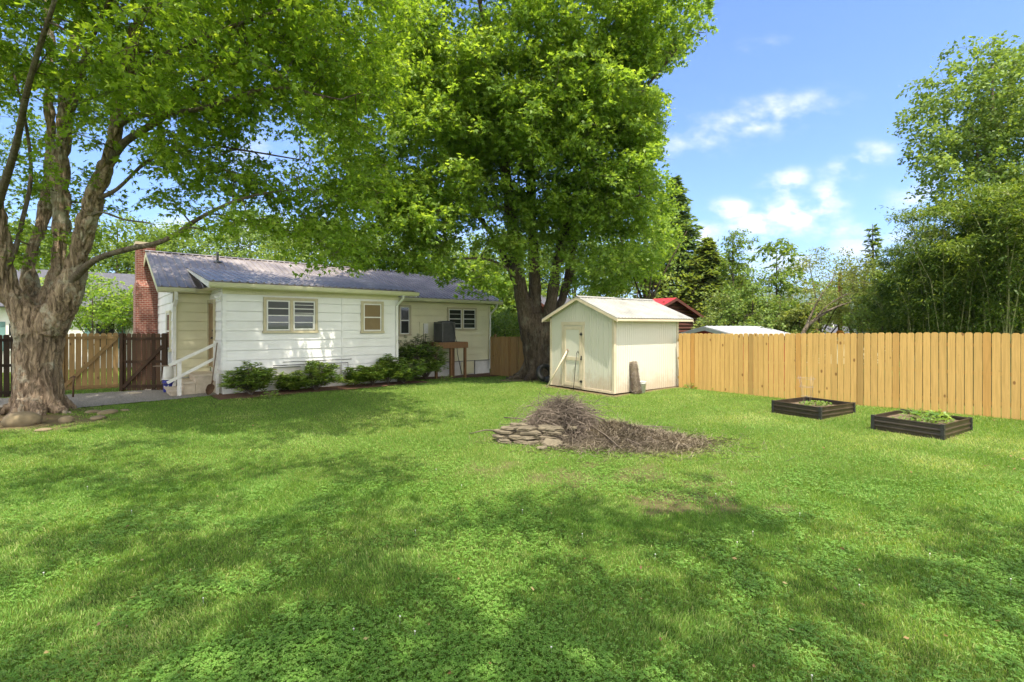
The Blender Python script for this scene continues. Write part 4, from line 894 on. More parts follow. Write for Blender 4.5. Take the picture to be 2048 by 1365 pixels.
# shovel leaning on the rail
SH_ = thing('shovel', 'rusty long-handled shovel leaning against the white handrail', 'shovel', HW(-.4, .1, 0))
a_, b_ = HW(-.08, .42, 1.58), HW(-.28, .05, .38); dv = (b_ - a_).normalized(); c_ = b_ + Vector((-.10, -.05, -.33)); dd = (c_ - b_).normalized()
mb = MB(); mb.tube([a_, a_ + (b_ - a_) * .5, b_], [.017, .019, .018], 8); mb.build('handle', MT['handle'], SH_)
mb = MB(); sd_ = dd.cross(EV).normalized(); nn = sd_.cross(dd); rows_ = [(0, .02), (.04, .085), (.10, .105), (.22, .10), (.30, .055), (.34, .01)]
vs = []
for t, w in rows_:
    for k in (-1, -.5, 0, .5, 1): vs.append(b_ + dd * t + sd_ * w * k + nn * (.03 * k * k))
mb.add(vs, [(i * 5 + j, i * 5 + j + 1, (i + 1) * 5 + j + 1, (i + 1) * 5 + j) for i in range(5) for j in range(4)], True); mb.tube([b_ - dd * .1, b_ + dd * .05], .022, 8); mb.build('blade', MT['rust'], SH_)
# buckets beside the corner
bp = P(336.5, 772, 15.3); bp.z = gz(bp.x, bp.y) + .025
bl = thing('bucket', 'dark blue plastic bucket standing by the downspout under a white one', 'bucket', bp)
mb = MB(); mb.lathe(bp, [(0, .0), (.125, .0), (.128, .02), (.145, .30), (.158, .30), (.158, .315), (.148, .32), (.15, .37), (.160, .37), (.160, .38), (.146, .38), (.125, .03), (0, .03)], 24); mb.build('body', MT['bluep'], bl)
mb = MB(); q = bp + Vector((0, -.131, .17)); mb.box(q + Vector((-.02, -.004, 0)), (1, 0, 0), (0, 1, 0), UP, .022, .004, .03); mb.box(q + Vector((.06, .010, .0)), (1, .3, 0), (-.3, 1, 0), UP, .008, .003, .05); mb.box(q + Vector((.085, .022, .0)), (1, .5, 0), (-.5, 1, 0), UP, .006, .003, .05); mb.build('printed_mark', MT['whitep'], bl)
mb = MB(); mb.tube([bp + Vector((math.cos(t) * .163, math.sin(t) * .163 - .02, .33 - .05 * math.sin(-t))) for t in np.linspace(-math.pi, 0, 12)], .004, 5); mb.build('bail_handle', MT['wire'], bl)
b2 = bp + UP * .385
wb = thing('bucket', 'upturned white bucket stacked on the blue one by the downspout', 'bucket', b2)
mb = MB(); mb.lathe(b2, [(.145, 0), (.165, 0), (.165, .03), (.155, .035), (.125, .40), (.115, .41), (0, .41)], 24); mb.build('body', MT['whitep'], wb)
mb = MB(); mb.tube([b2 + Vector((math.cos(t) * .167, math.sin(t) * .167 - .02, .06)) for t in np.linspace(-math.pi, 0, 12)], .004, 5); mb.build('bail_handle', MT['wire'], wb)
mb = MB(); p0 = b2 + UP * .43; mb.box(p0 + Vector((-.12, 0, 0)), (.98, .15, .02), (-.15, .98, 0), UP, .30, .07, .014)
pk = mb.build('plank', MT['handle']); pk['label'] = 'short grey plank lying on top of the upturned white bucket'; pk['category'] = 'plank'
# splash blocks by the steps
for i, (px, py, sx) in enumerate(((300, 781, .26), (352, 780, .30), (270, 788, .2))):
    q = P(px, py, 0.001); Yq = F * EYE / (py - HY); q = Vector(((px - CX) / F * Yq, Yq, 0)); q.z = gz(q.x, q.y) + .035
    mb = MB(); n_ = 9; ring = [(math.cos(2 * math.pi * k / n_) * sx * random.uniform(.8, 1.1), math.sin(2 * math.pi * k / n_) * .16 * random.uniform(.8, 1.1)) for k in range(n_)]
    mb.prism([q + Vector((a, b_, -.03)) for a, b_ in ring], UP * .05)
    o = mb.build('flat_stone', MT['concrete']); o['label'] = ['pale flat stone lying in the gravel before the dark fence panel', 'pale flat stone at the foot of the handrail post', 'pale flat stone lying at the gravel edge nearest the lawn'][i]; o['category'] = 'stone'; o['group'] = 'pale flat stones in the gravel'

# ------------------------------------------------------------------ condenser on its stand
zs = gz(*HW(8.6, 1.2).xy)
WS = thing('wooden_stand', 'weathered lumber platform on posts carrying the air conditioner', 'stand', HW(8.6, 1.2, zs))
u0, u1 = hu(862, .95), hu(927, .95); zt = 1.36
mb = MB()
mb.bar(HW(u0, .62, zt - .11), HW(u1, .62, zt - .11), .045, .22, up=UP); mb.bar(HW(u0, 1.7, zt - .11), HW(u1, 1.7, zt - .11), .045, .22)
mb.bar(HW(u0 + .02, .645, zt - .11), HW(u0 + .02, 1.68, zt - .11), .045, .215); mb.bar(HW(u1 - .02, .645, zt - .11), HW(u1 - .02, 1.68, zt - .11), .045, .215)
mb.build('rim_board', MT['standwood'], WS)
mb = MB()
for k in range(8): mb.bar(HW(u0 + .02, .66 + k * .135, zt + .018), HW(u1 - .02, .66 + k * .135, zt + .018), .125, .035)
mb.build('deck', MT['standwood'], WS)
for (u_, v_) in ((u1 - .10, .70), (u1 - .10, 1.62), (u0 + .1, .70), (u0 + .1, 1.62), ((u0 + u1) / 2 + .0, .70)):
    mb = MB(); g = gz(*HW(u_, v_).xy) - .1; mb.box(HW(u_, v_, (zt - .22 + g) / 2 + .0), HU, HV, UP, .05, .05, (zt - .22 - g) / 2 + .1); mb.build('leg', MT['standwood'], WS)
uc = hu(889, 1.15); ac = HW(uc, 1.15, zt + .037)
AC = thing('air_conditioner', 'dark square condenser unit standing on the lumber platform', 'air conditioner', ac)
mb = MB(); hw_ = .32; hh = .86
mb.box(ac + UP * .03, HU, HV, UP, hw_, hw_, .03); mb.box(ac + UP * (hh / 2), HU, HV, UP, hw_ - .03, hw_ - .03, hh / 2 - .05)
mb.build('core', MT['black'], AC)
mb = MB()
for k in range(26):
    t = -hw_ + .03 + k * (2 * hw_ - .06) / 25
    for d_, o_ in ((HU, -HV), (HV, -HU), (HV, HU)): mb.box(ac + d_ * t + o_ * (hw_ - .02) + UP * hh / 2, d_, o_, UP, .006, .012, hh / 2 - .06)
mb.build('side_louvre', MT['acgrey'], AC)
mb = MB()
for a in (-1, 1):
    for b_ in (-1, 1): mb.box(ac + HU * a * (hw_ - .01) + HV * b_ * (hw_ - .01) + UP * hh / 2, HU, HV, UP, .025, .025, hh / 2 - .04)
mb.box(ac + UP * (hh - .02), HU, HV, UP, hw_ + .015, hw_ + .015, .025); mb.build('cabinet_frame', MT['acgrey'], AC)
mb = MB(); mb.lathe(ac + UP * (hh + .006), [(.30, 0), (.30, .02), (.28, .025), (.06, .05), (0, .05)], 24); mb.build('fan_guard', MT['black'], AC)
mb = MB(); p = ac + HU * .1 - HV * .40; mb.tube([ac + HU * .05 + UP * (hh + .05) - HV * .1, p + UP * (hh + .03), p + HU * .12 + UP * .5, p + HU * .26 - UP * .02, p + HU * .30 - UP * .5, HW(uc + .5, .55, .0)], .014, 6)
o = mb.build('hose', MT['black']); o['label'] = 'black hose draped over the condenser and hanging down its stand'; o['category'] = 'hose'

# ------------------------------------------------------------------ garden shed
SD = thing('garden_shed', 'small cream garden shed with grooved plywood walls and pale metal gable roof', 'shed', SC)
SLEN, SWID = 3.24, 2.86; WT = 2.40; RZ = 3.06; OV = .30
def grooved(p0, d, nrm, length, z0, top, pitch=.102, gw=.011):
    mb = MB(); s = 0
    while s < length - 1e-3:
        e = min(s + pitch - gw, length); A, B = p0 + d * s, p0 + d * e
        mb.add([A + nrm * .018 + UP * z0, B + nrm * .018 + UP * z0, B + nrm * .018 + UP * top(e), A + nrm * .018 + UP * top(s), A + UP * z0, B + UP * z0, B + UP * top(e), A + UP * top(s)], [(0, 1, 2, 3), (0, 3, 7, 4), (1, 5, 6, 2)])
        s += pitch
    n_ = 12; pts = [p0 + nrm * .003 + UP * z0, p0 + nrm * .003 + d * length + UP * z0] + [p0 + nrm * .003 + d * (length * (1 - i / n_)) + UP * top(length * (1 - i / n_)) for i in range(n_ + 1)]
    mb.add(pts, [tuple(range(len(pts)))]); return mb
slope_s = (RZ - 2.34) / (SWID / 2 + OV); rtop = lambda g: 2.34 + slope_s * (min(g, SWID - g) + OV) - .05
dg0, dg1, dzt = 1.34, 2.17, 2.09
mb = grooved(SW(0, 0), SG, -SA, SWID, .03, rtop); m2 = grooved(SW(0, 0), SA, -SG, SLEN, .03, lambda s: rtop(0)); mb.add(m2.v, m2.f)
m2 = grooved(SW(SLEN, 0), SG, SA, SWID, .03, rtop); mb.add(m2.v, m2.f); m2 = grooved(SW(0, SWID), SA, SG, SLEN, .03, lambda s: rtop(0)); mb.add(m2.v, m2.f)
mb.build('wall', MT['shedwall'], SD)
for a_, g_ in ((0, 0), (SLEN, 0), (0, SWID), (SLEN, SWID)):
    mb = MB(); sa, sg = (-1 if a_ == 0 else 1), (-1 if g_ == 0 else 1)
    mb.box(SW(a_ + sa * .024, g_ - sg * .035 + sg * .03, 1.2), SA, SG, UP, .010, .045, 1.17)
    mb.box(SW(a_ - sa * .03, g_ + sg * .024, 1.2), SA, SG, UP, .045, .010, 1.17); mb.build('corner_trim', MT['shedtrim'], SD)
mb = MB()
mb.box(SW(-.026, .66, .06), SA, SG, UP, .012, .66, .035)
mb.build('base_trim', MT['shedtrim'], SD)
mb = MB(); ribbed(mb, SW(-.19, -OV, 2.34), SA, SLEN + .69, SG * -OV + UP * 2.34, SG * (SWID / 2) + UP * RZ, .15, .016, .02, .04)
ribbed(mb, SW(-.19, SWID + OV, 2.34), SA, SLEN + .69, SG * (SWID + OV) + UP * 2.34, SG * (SWID / 2) + UP * RZ, .15, .016, .02, .04)
rs = mb.build('roof', MT['shedroof'], SD)
mb = MB()
for sg in (-1, 1):
    p0 = SW(-.20, SWID / 2, RZ + .028); mb.add([p0, p0 + SA * (SLEN + .71), p0 + SA * (SLEN + .71) + SG * sg * .13 - UP * .053, p0 + SG * sg * .13 - UP * .053], [(0, 1, 2, 3)])
mb.build('ridge_cap', MT['shedroof'], rs)
mb = MB()
for a_ in (-.19, SLEN + .475):
    for g0, g1 in ((-OV, SWID / 2), (SWID + OV, SWID / 2)):
        mb.add([SW(a_ + dx_, g_, z_) for dx_ in (0, .025) for g_, z_ in ((g0, 2.34 - .025), (g1, RZ - .025), (g1, RZ - .12), (g0, 2.34 - .12))], [(3, 2, 1, 0), (4, 5, 6, 7), (0, 1, 5, 4), (2, 3, 7, 6), (0, 4, 7, 3)])
for g_, s_ in ((-OV, -1), (SWID + OV, 1)):
    mb.box(SW(SLEN / 2 + .15, g_ + s_ * -.015, 2.34 - .065), SA, SG, UP, SLEN / 2 + .31, .012, .035)
    mb.add([SW(-.165, g_, 2.262), SW(SLEN + .475, g_, 2.262), SW(SLEN + .475, 0 if s_ < 0 else SWID, 2.36), SW(-.165, 0 if s_ < 0 else SWID, 2.36)], [(0, 1, 2, 3)])
mb.build('fascia', MT['shedtrim'], SD)
def gb(mb, g0, g1, z0, z1, d0, d1): mb.box(SW(-(d0 + d1) / 2, (g0 + g1) / 2, (z0 + z1) / 2), SG, SA, UP, (g1 - g0) / 2, (d1 - d0) / 2, (z1 - z0) / 2)
mb = MB(); gb(mb, dg0, dg1, .10, dzt, .020, .034); dr = mb.build('door', MT['shedwall'], SD)
mb = MB()
gb(mb, dg0 + .005, dg0 + .10, .11, dzt - .01, .035, .052); gb(mb, dg1 - .09, dg1 - .005, .11, dzt - .01, .035, .052); gb(mb, dg0 + .10, dg1 - .09, dzt - .12, dzt - .01, .035, .051); gb(mb, dg0 + .10, dg1 - .09, .95, 1.06, .035, .051); gb(mb, dg0 + .10, dg1 - .09, .11, .22, .035, .051)
mb.build('door_rail', MT['shedtrim'], dr)
mb = MB(); gb(mb, dg0 - .11, dg0 - .008, .07, dzt + .02, .016, .045); gb(mb, dg1 + .008, dg1 + .11, .07, dzt + .02, .016, .045); gb(mb, dg0 - .14, dg1 + .14, dzt + .022, dzt + .14, .016, .048); mb.build('door_frame', MT['shedtrim'], SD)
for z_ in (1.82, .28):
    mb = MB(); gb(mb, dg0 - .05, dg0 + .07, z_ - .03, z_ + .03, .053, .058); gb(mb, dg0 - .012, dg0 + .012, z_ - .06, z_ + .06, .053, .066); mb.build('hinge', MT['black'], dr)
mb = MB(); gb(mb, dg0 - .03, dg0 + .02, .98, 1.12, .053, .060); mb.lathe(SW(-.07, dg0 + .0, 1.0), [(.0, 0), (.025, 0), (.028, .03), (0, .03)], 10); mb.build('latch', MT['black'], dr)
# things leaning on the shed
o = thing('wooden_pole', 'pale wooden pole leaning against the shed beside its door', 'pole', SW(-.5, 2.45, 0))
mb = MB(); a_ = SW(-.055, 1.98, 1.28); b_ = SW(-.60, 2.42, .02); mb.tube([a_, (a_ + b_) / 2 + Vector((.01, 0, .01)), b_], [.028, .026, .03], 8); mb.build('shaft', MT['shedtrim'], o)
mb = MB(); mb.lathe(a_, [(.034, -.05), (.036, 0), (.030, .03), (0, .035)], 8); mb.build('end_cap', MT['handle'], o)
o = thing('iron_rod', 'thin dark iron rod standing upright in front of the shed door', 'rod', SW(-.3, 1.45, 0))
mb = MB(); mb.tube([SW(-.10, 1.50, 1.22), SW(-.28, 1.47, 0)], .011, 6); mb.build('shaft', MT['black'], o)
mb = MB(); mb.tube([SW(-.10, 1.50, 1.2), SW(-.10, 1.44, 1.27), SW(-.11, 1.40, 1.2)], .010, 6); mb.build('hook', MT['black'], o)
# roll of wire and straw
rp = Vector((3.88, 15.02, gz(3.88, 15.02)))
o = thing('wire_roll', 'upright roll of rusty wire mesh stuffed with dry straw against the shed wall', 'roll', rp)
rt_ = rp + Vector((-.10, .22, .98)); axr = (rt_ - rp).normalized(); e1 = axr.orthogonal().normalized(); e2 = axr.cross(e1)
mb = MB(); mb.tube([rp + axr * t for t in np.linspace(0, 1.0, 9)], [.12 + .012 * math.sin(t * 2) for t in range(9)], 16, jit=.12); mb.build('core', MT['straw'], o)
mb = MB()
for k in range(26):
    a = 2 * math.pi * k / 26; mb.tube([rp + axr * t + (e1 * math.cos(a + t * .8) + e2 * math.sin(a + t * .8)) * .137 for t in np.linspace(0, 1.0, 6)], .003, 3, cap=False)
for t in np.linspace(.02, .99, 22): mb.tube([rp + axr * t + (e1 * math.cos(a) + e2 * math.sin(a)) * .138 for a in np.linspace(0, 2 * math.pi, 17)], .003, 3, cap=False)
mb.build('mesh_wire', MT['rust'], o)
mb = MB()
for k in range(420):
    t = random.random(); a = random.uniform(0, 6.28); q = rp + axr * t + (e1 * math.cos(a) + e2 * math.sin(a)) * .135; d = (e1 * math.cos(a) + e2 * math.sin(a)) * .03 + Vector((random.uniform(-.05, .05), random.uniform(-.05, .05), random.uniform(-.07, .07)))
    mb.tube([q - d * .6, q, q + d], .0035, 3, cap=False)
mb.build('straw', MT['wire'], o)
q = Vector((4.06, 15.22, 0)); q.z = gz(q.x, q.y)
o = thing('bucket', 'dirty white bucket half hidden behind the wire roll at the shed wall', 'bucket', q)
mb = MB(); mb.lathe(q, [(0, 0), (.12, 0), (.135, .30), (.150, .30), (.150, .315), (.138, .32), (.14, .345), (.153, .345), (.153, .36), (.14, .36), (.118, .02), (0, .02)], 22); mb.build('body', MT['whitep'], o)
mb = MB(); mb.tube([q + Vector((math.cos(t) * .155, math.sin(t) * .155, .30 - .05 * math.sin(-t))) for t in np.linspace(-math.pi, 0, 12)], .004, 5); mb.build('bail_handle', MT['wire'], o)
# clutter in the shade between tree and shed
q = Vector((1.55, 18.1, gz(1.55, 18.1)))
o = thing('tyre', 'black tyre lying in the dark corner between maple and shed', 'tyre', q)
mb = MB(); mb.lathe(q + UP * .02, [(.20, .02), (.22, 0), (.30, 0), (.335, .03), (.34, .12), (.335, .18), (.30, .21), (.22, .21), (.20, .19), (.22, .12), (.22, .08), (.20, .02)], 28); mb.build('tread', MT['black'], o)
q = Vector((1.25, 18.5, gz(1.25, 18.5))); o = thing('tyre', 'black tyre propped upright against the trunk behind the shed', 'tyre', q + UP * .0)
mb = MB(); mb.lathe(q + UP * .34, [(.20, -.1), (.22, -.12), (.30, -.12), (.335, -.09), (.34, 0), (.335, .09), (.30, .12), (.22, .12), (.20, .1), (.22, .05), (.22, -.05), (.20, -.1)], 28, axis=(.35, -.9, .25)); mb.build('tread', MT['black'], o)

# ------------------------------------------------------------------ fences
def post(name, p, z0, z1, par, mat, w=.045): mb = MB(); mb.box(Vector((p.x, p.y, (z0 + z1) / 2)), FD, Vector((-FD.y, FD.x, 0)), UP, w, w, (z1 - z0) / 2); return mb.build(name, mat, par)
FNm = Vector((FD.y, -FD.x, 0)); FNm = FNm if FNm.y < 0 else -FNm       # faces the yard
# yard side is the one with smaller y*.638+x*.770
YN = Vector((-.770, -.638, 0))
RF = thing('fence', 'long new pine picket fence with dog-eared boards along the right side', 'fence', FA)
w_, g_ = .1345, .0115
def gline(x, y): return .10 * float(sm(((Vector((x, y, 0)) - FA).dot(FD)) / 8.0))
boards('pickets', RF, MT['pine'], FA, FD, YN, 96, w_, g_, .0, 1.85, gfun=gline, seed=4, jit=.008)
for z_ in (.35, 1.0, 1.62):
    mb = MB()
    for k in range(1): a_, b_ = FA - FD * .05 - YN * .032, FA + FD * 14.0 - YN * .032; mb.bar(a_ + UP * (z_ + gline(a_.x, a_.y)), b_ + UP * (z_ + gline(b_.x, b_.y)), .038, .085)
    mb.build('rail', MT['pine'], RF)
for k in range(6): p = FA + FD * (k * 2.4 + .3) - YN * .10; post('post', p, -1.5, 1.75, RF, MT['pine'])
# middle fence, from the house corner behind the maple to the shed
MA = P(981, 700, 22.9); MA.z = 0; MBp = Vector((2.2, 20.6, 0)); md = (MBp - MA).normalized(); mn = Vector((md.y, -md.x, 0)); mn = mn if mn.y < 0 else -mn
MF = thing('fence', 'short pine fence running from the house corner behind the big maple', 'fence', MA)
nb = int((MBp - MA).length / .148)
boards('pickets', MF, MT['pinedark'], MA, md, mn, nb, .137, .011, 0, 1.83, gfun=gz, seed=9)
for z_ in (.35, 1.0, 1.6):
    mb = MB(); mb.bar(MA - mn * .032 + UP * (z_ + gz(MA.x, MA.y)), MBp - mn * .032 + UP * (z_ + gz(MBp.x, MBp.y)), .038, .085); mb.build('rail', MT['pinedark'], MF)
for k in range(3): p = MA + md * (.2 + k * 1.7) - mn * .1; post('post', p, -.8, 1.7, MF, MT['pinedark'])
# shed to trunk side continuation behind the shed
# left-hand fence, gate, brown panel
G0 = Vector((-11.18, 15.70, 0)); G1 = Vector((-12.56, 15.60, 0)); G2 = Vector((-13.86, 14.95, 0)); G3 = Vector((-19.5, 11.6, 0))
def panel(label, name, a, b_, mat, frame_mat, zb, zt, w, gap, seed, posts=(0, 1), brace=None, cat='fence', back=False):
    d = (b_ - a).normalized(); n_ = Vector((d.y, -d.x, 0)); n_ = n_ if n_.dot(Vector((0, 0, 0)) - a) > 0 else -n_
    T = thing(name, label, cat, a); ln_ = (b_ - a).length; cnt = int(ln_ / (w + gap))
    boards('boards' if not back else 'pickets', T, mat, a - n_ * .03, d, n_, cnt, w, gap, zb, zt, gfun=gz, seed=seed)
    for z_ in (zb + .12, (zb + zt) / 2, zt - .17) if cat == 'fence' else (zb + .06, zt - .14):
        mb = MB(); mb.bar(a + d * .0 + UP * (z_ + gz(a.x, a.y)), b_ + UP * (z_ + gz(b_.x, b_.y)), .035, .085); mb.build('rail', frame_mat, T)
    if brace:
        mb = MB(); t0, z0_, t1, z1_ = brace; mb.bar(a + d * ln_ * t0 + n_ * .036 + UP * z0_, a + d * ln_ * t1 + n_ * .036 + UP * z1_, .032, .10, up=(0, 0, 1)); mb.build('brace', frame_mat, T)
    for t in posts:
        p = a + d * (ln_ * t) ; mb = MB(); mb.box(Vector((p.x, p.y, (zt + .0 - .3) / 2)) - n_ * .0, d, n_, UP, .05, .05, (zt + .3) / 2); mb.build('post', frame_mat, T)
    return T
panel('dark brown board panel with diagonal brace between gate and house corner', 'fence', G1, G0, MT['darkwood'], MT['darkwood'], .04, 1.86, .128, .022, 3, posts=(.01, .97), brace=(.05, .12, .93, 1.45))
panel('newer pine board gate with diagonal brace beside the dark panel', 'gate', G2, G1 - (G1 - G2).normalized() * .07, MT['pinedark'], MT['pinedark'], .14, 1.88, .135, .018, 6, posts=(0,), brace=(.03, .22, .97, 1.72), cat='gate')
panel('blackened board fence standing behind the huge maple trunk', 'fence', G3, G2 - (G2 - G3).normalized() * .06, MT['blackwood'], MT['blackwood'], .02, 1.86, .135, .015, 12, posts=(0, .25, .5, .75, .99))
# water hydrant by the gate
p = P(146, 777, 14.2); p.z = gz(p.x, p.y)
o = thing('yard_hydrant', 'thin rusty yard hydrant with a bent handle before the gate', 'hydrant', p)
mb = MB(); mb.tube([p, p + Vector((.01, 0, .40)), p + Vector((.04, 0, .64))], [.024, .022, .03], 8); mb.build('pipe', MT['rust'], o)
mb = MB(); mb.tube([p + Vector((.05, 0, .64)), p + Vector((-.04, 0, .62)), p + Vector((-.10, -.01, .57))], [.018, .016, .012], 6); mb.build('handle', MT['rust'], o)

# ------------------------------------------------------------------ stones
def rock(name, c, rx, ry, rz, mat, label, group=None, yaw=0, flat=False, seed=0, tilt=0):
    rs_ = np.random.default_rng(seed); n1, n2 = (22, 12)
    if flat:   # a split slab: jagged outline, stepped broken edge
        k_ = 15; an = np.sort(np.linspace(0, 6.283, k_, endpoint=False) + rs_.uniform(-.14, .14, k_)); ro = 1 + .22 * rs_.standard_normal(k_).clip(-1, 1); mb = MB(); R3 = Matrix.Rotation(yaw, 3, 'Z') @ Matrix.Rotation(tilt + rs_.uniform(-.05, .05), 3, 'X') @ Matrix.Rotation(rs_.uniform(-.05, .05), 3, 'Y'); lv = []
        for zf, rf_ in ((-1, .86), (-.6, .95), (-.1, 1.0), (.25, .93), (.6, .96), (1, .84)):
            rr = ro * rf_ * (1 + .06 * rs_.standard_normal(k_)); lv.append([Vector(c) + R3 @ Vector((math.cos(a) * rx * q, math.sin(a) * ry * q, rz * (zf + .15 * rs_.standard_normal()))) for a, q in zip(an, rr)])
        for li in range(5):
            for i in range(k_): j = (i + 1) % k_; mb.add([lv[li][i], lv[li][j], lv[li + 1][j], lv[li + 1][i]], [(0, 1, 2, 3)])
        ctr = Vector(c) + R3 @ Vector((0, 0, rz * 1.1))
        for i in range(k_): j = (i + 1) % k_; mb.add([lv[5][i], lv[5][j], ctr], [(0, 1, 2)])
        o = mb.build(name, mat, None, label=label, category='stone')
        if group: o['group'] = group
        return o
    th, ph = np.meshgrid(np.linspace(0, 2 * np.pi, n1, endpoint=False), np.linspace(-np.pi / 2, np.pi / 2, n2))
    e = .35 if flat else .9
    cx = np.cos(ph); d = np.stack([np.cos(th) * cx ** e, np.sin(th) * cx ** e, np.sin(ph)], -1).reshape(-1, 3)
    if flat: d[:, 2] = np.sign(d[:, 2]) * np.abs(d[:, 2]) ** .45
    q = d * 1.3 + rs_.random(3) * 50; f = 1 + (.75 if flat else .35) * (fb(q[:, 0], q[:, 1], q[:, 2] * (.4 if flat else 1), 3) - .5)
    ang = np.arctan2(d[:, 1], d[:, 0])
    if flat: f = f * (1 + .14 * np.cos(ang * 3 + rs_.random() * 6) + .08 * np.cos(ang * 5 + rs_.random() * 6))
    V = d * f[:, None] * np.array([rx, ry, rz]); cy, sy = math.cos(yaw), math.sin(yaw); ct, s_ = math.cos(tilt), math.sin(tilt)
    V = np.stack([V[:, 0], V[:, 1] * ct - V[:, 2] * s_, V[:, 1] * s_ + V[:, 2] * ct], 1)
    V = np.stack([V[:, 0] * cy - V[:, 1] * sy, V[:, 0] * sy + V[:, 1] * cy, V[:, 2]], 1) + np.array(c)
    i = np.arange(n2 - 1)[:, None] * n1 + np.arange(n1)[None]; j = np.arange(n2 - 1)[:, None] * n1 + (np.arange(n1)[None] + 1) % n1
    o = np_mesh(name, V, [np.stack([i, j, j + n1, i + n1], -1).reshape(-1, 4)], mat, smooth=not flat, label=label, category='boulder' if name == 'boulder' else 'stone')
    if group: o['group'] = group
    return o
def gp(px, py, dz=0):
    Y = F * EYE / (py - HY)
    for _ in range(3): Y = F * (EYE - gz((px - CX) / F * Y, Y)) / (py - HY)
    x = (px - CX) / F * Y; return Vector((x, Y, gz(x, Y) + dz))
c = gp(36, 852); rock('boulder', (c.x, c.y + .1, c.z + .09), .31, .26, .18, MT['boulder'], 'smooth rounded boulder between the roots of the huge maple', seed=3, yaw=.1)
for i, (px, py, rx, rz, lb) in enumerate(((132, 845, .15, .10, 'upright brownish rock at the foot of the huge maple, right of the boulder'), (186, 826, .16, .05, 'small pale rock touching the right root of the huge maple'), (216, 828, .22, .07, 'largest flat rock in the grass right of the huge maple'),
                                          (196, 838, .20, .05, 'low flat rock in front of the others right of the huge maple'), (250, 822, .12, .03, 'tiny flat rock farthest right from the huge maple'), (86, 862, .14, .04, 'half buried rock in the bare soil right of the boulder'))):
    c = gp(px, py); rock('stone', (c.x, c.y, c.z + rz * .4), rx, rx * .7, rz, MT['boulder'], lb, 'rocks around the huge maple', yaw=i * .7, seed=20 + i)
# stacked flat stones ringing the brush pile: (px, py of its middle, half width m, thickness m, height m, label)
FS = [(1012, 884, .20, .035, .03, 'lowest flat stone at the left end of the stack'), (1052, 888, .26, .035, .03, 'wide bottom flat stone in the middle of the stack'), (1102, 889, .20, .04, .03, 'bottom flat stone at the right end of the stack'),
      (1005, 882, .17, .03, .10, 'second-course flat stone at the left end of the stack'), (1040, 886, .24, .028, .10, 'long thin second-course flat stone in the stack'), (1088, 886, .22, .03, .10, 'second-course flat stone below the widest capstone'), (1122, 885, .13, .028, .11, 'small second-course flat stone beside the straw'),
      (1010, 880, .20, .03, .165, 'third-course flat stone with a broken left edge'), (1060, 884, .22, .03, .165, 'third-course flat stone in the middle of the stack'), (1108, 884, .20, .035, .175, 'thick third-course flat stone under the right capstone'),
      (1022, 878, .19, .025, .225, 'thin capstone at the left of the stack'), (1055, 880, .18, .025, .23, 'sloping capstone in the middle of the stack'), (1100, 880, .25, .032, .235, 'widest capstone on the right of the stack'), (1035, 874, .15, .02, .275, 'small topmost flat stone under the twigs'),
      (1105, 897, .17, .05, .03, 'pale slab leaning on the ground before the stack'), (1085, 906, .10, .03, .015, 'small flat stone fallen on the grass before the stack'), (1145, 880, .10, .03, .24, 'little flat stone half under the brush'), (1128, 900, .09, .03, .02, 'small dark chip of stone near the leaning slab')]
for i, (px, py, hw, th, z_, lb) in enumerate(FS):
    c = gp(px, 886); c = Vector(((px - CX) / F * (c.y + (886 - py) * .022), c.y + (886 - py) * .022, gz(c.x, c.y) + z_))
    rock('flat_stone', c, hw, hw * random.uniform(.55, .75), th, MT['stone'], lb, 'flat stones stacked before the brush pile', yaw=random.uniform(-.3, .3), flat=True, seed=60 + i, tilt=random.uniform(-.06, .06) + (.5 if i == 14 else 0))

# ------------------------------------------------------------------ brush pile
BP = thing('brush_pile', 'heap of dry grey twigs and dead grass thrown on the flat stones', 'brush pile', (PILE.x, PILE.y, gz(PILE.x, PILE.y)))
BP['kind'] = 'stuff'
rnd = random.Random(3)
def hp(x, y):     # height of the heap
    a = .60 * math.exp(-(((x - 1.0) / .66) ** 2 + ((y - 9.45) / .58) ** 2) ** 1.7)
    b_ = .22 * math.exp(-(((x - 1.9) / .75) ** 2 + ((y - 9.0) / .5) ** 2)); c_ = .16 * math.exp(-(((x - 2.6) / .6) ** 2 + ((y - 8.8) / .45) ** 2))
    return max(a, b_, c_)
mb = MB()
for k in range(4200):
    t = rnd.random()
    if t < .66: x, y = rnd.gauss(.98, .36), rnd.gauss(9.42, .34)
    else: x, y = rnd.gauss(1.8, .48), rnd.gauss(9.0, .32)
    h = hp(x, y); z = gz(x, y) + h * rnd.uniform(.25, 1.05) + .01
    ln_ = rnd.uniform(.15, .75) * (1 if t < .72 else .6); a = rnd.uniform(0, 6.28); el = rnd.gauss(.1, .45); d = Vector((math.cos(a) * math.cos(el), math.sin(a) * math.cos(el), math.sin(el)))
    cv = Vector((rnd.gauss(0, .5), rnd.gauss(0, .5), rnd.uniform(-.2, .7))) * ln_ * .5
    p = Vector((x, y, z)); r = rnd.choice((.0018, .0024, .003, .004, .006)) ; q0, q1, q2 = p - d * ln_ / 2, p + cv * .5, p + d * ln_ / 2
    for q in (q0, q1, q2): q.z = max(q.z, gz(q.x, q.y) + .01)
    mb.tube([q0, (q0 + q1) / 2 + cv * .08, q1, (q1 + q2) / 2 + cv * .08, q2], [r, r, r * .9, r * .75, r * .4], 4, cap=False)
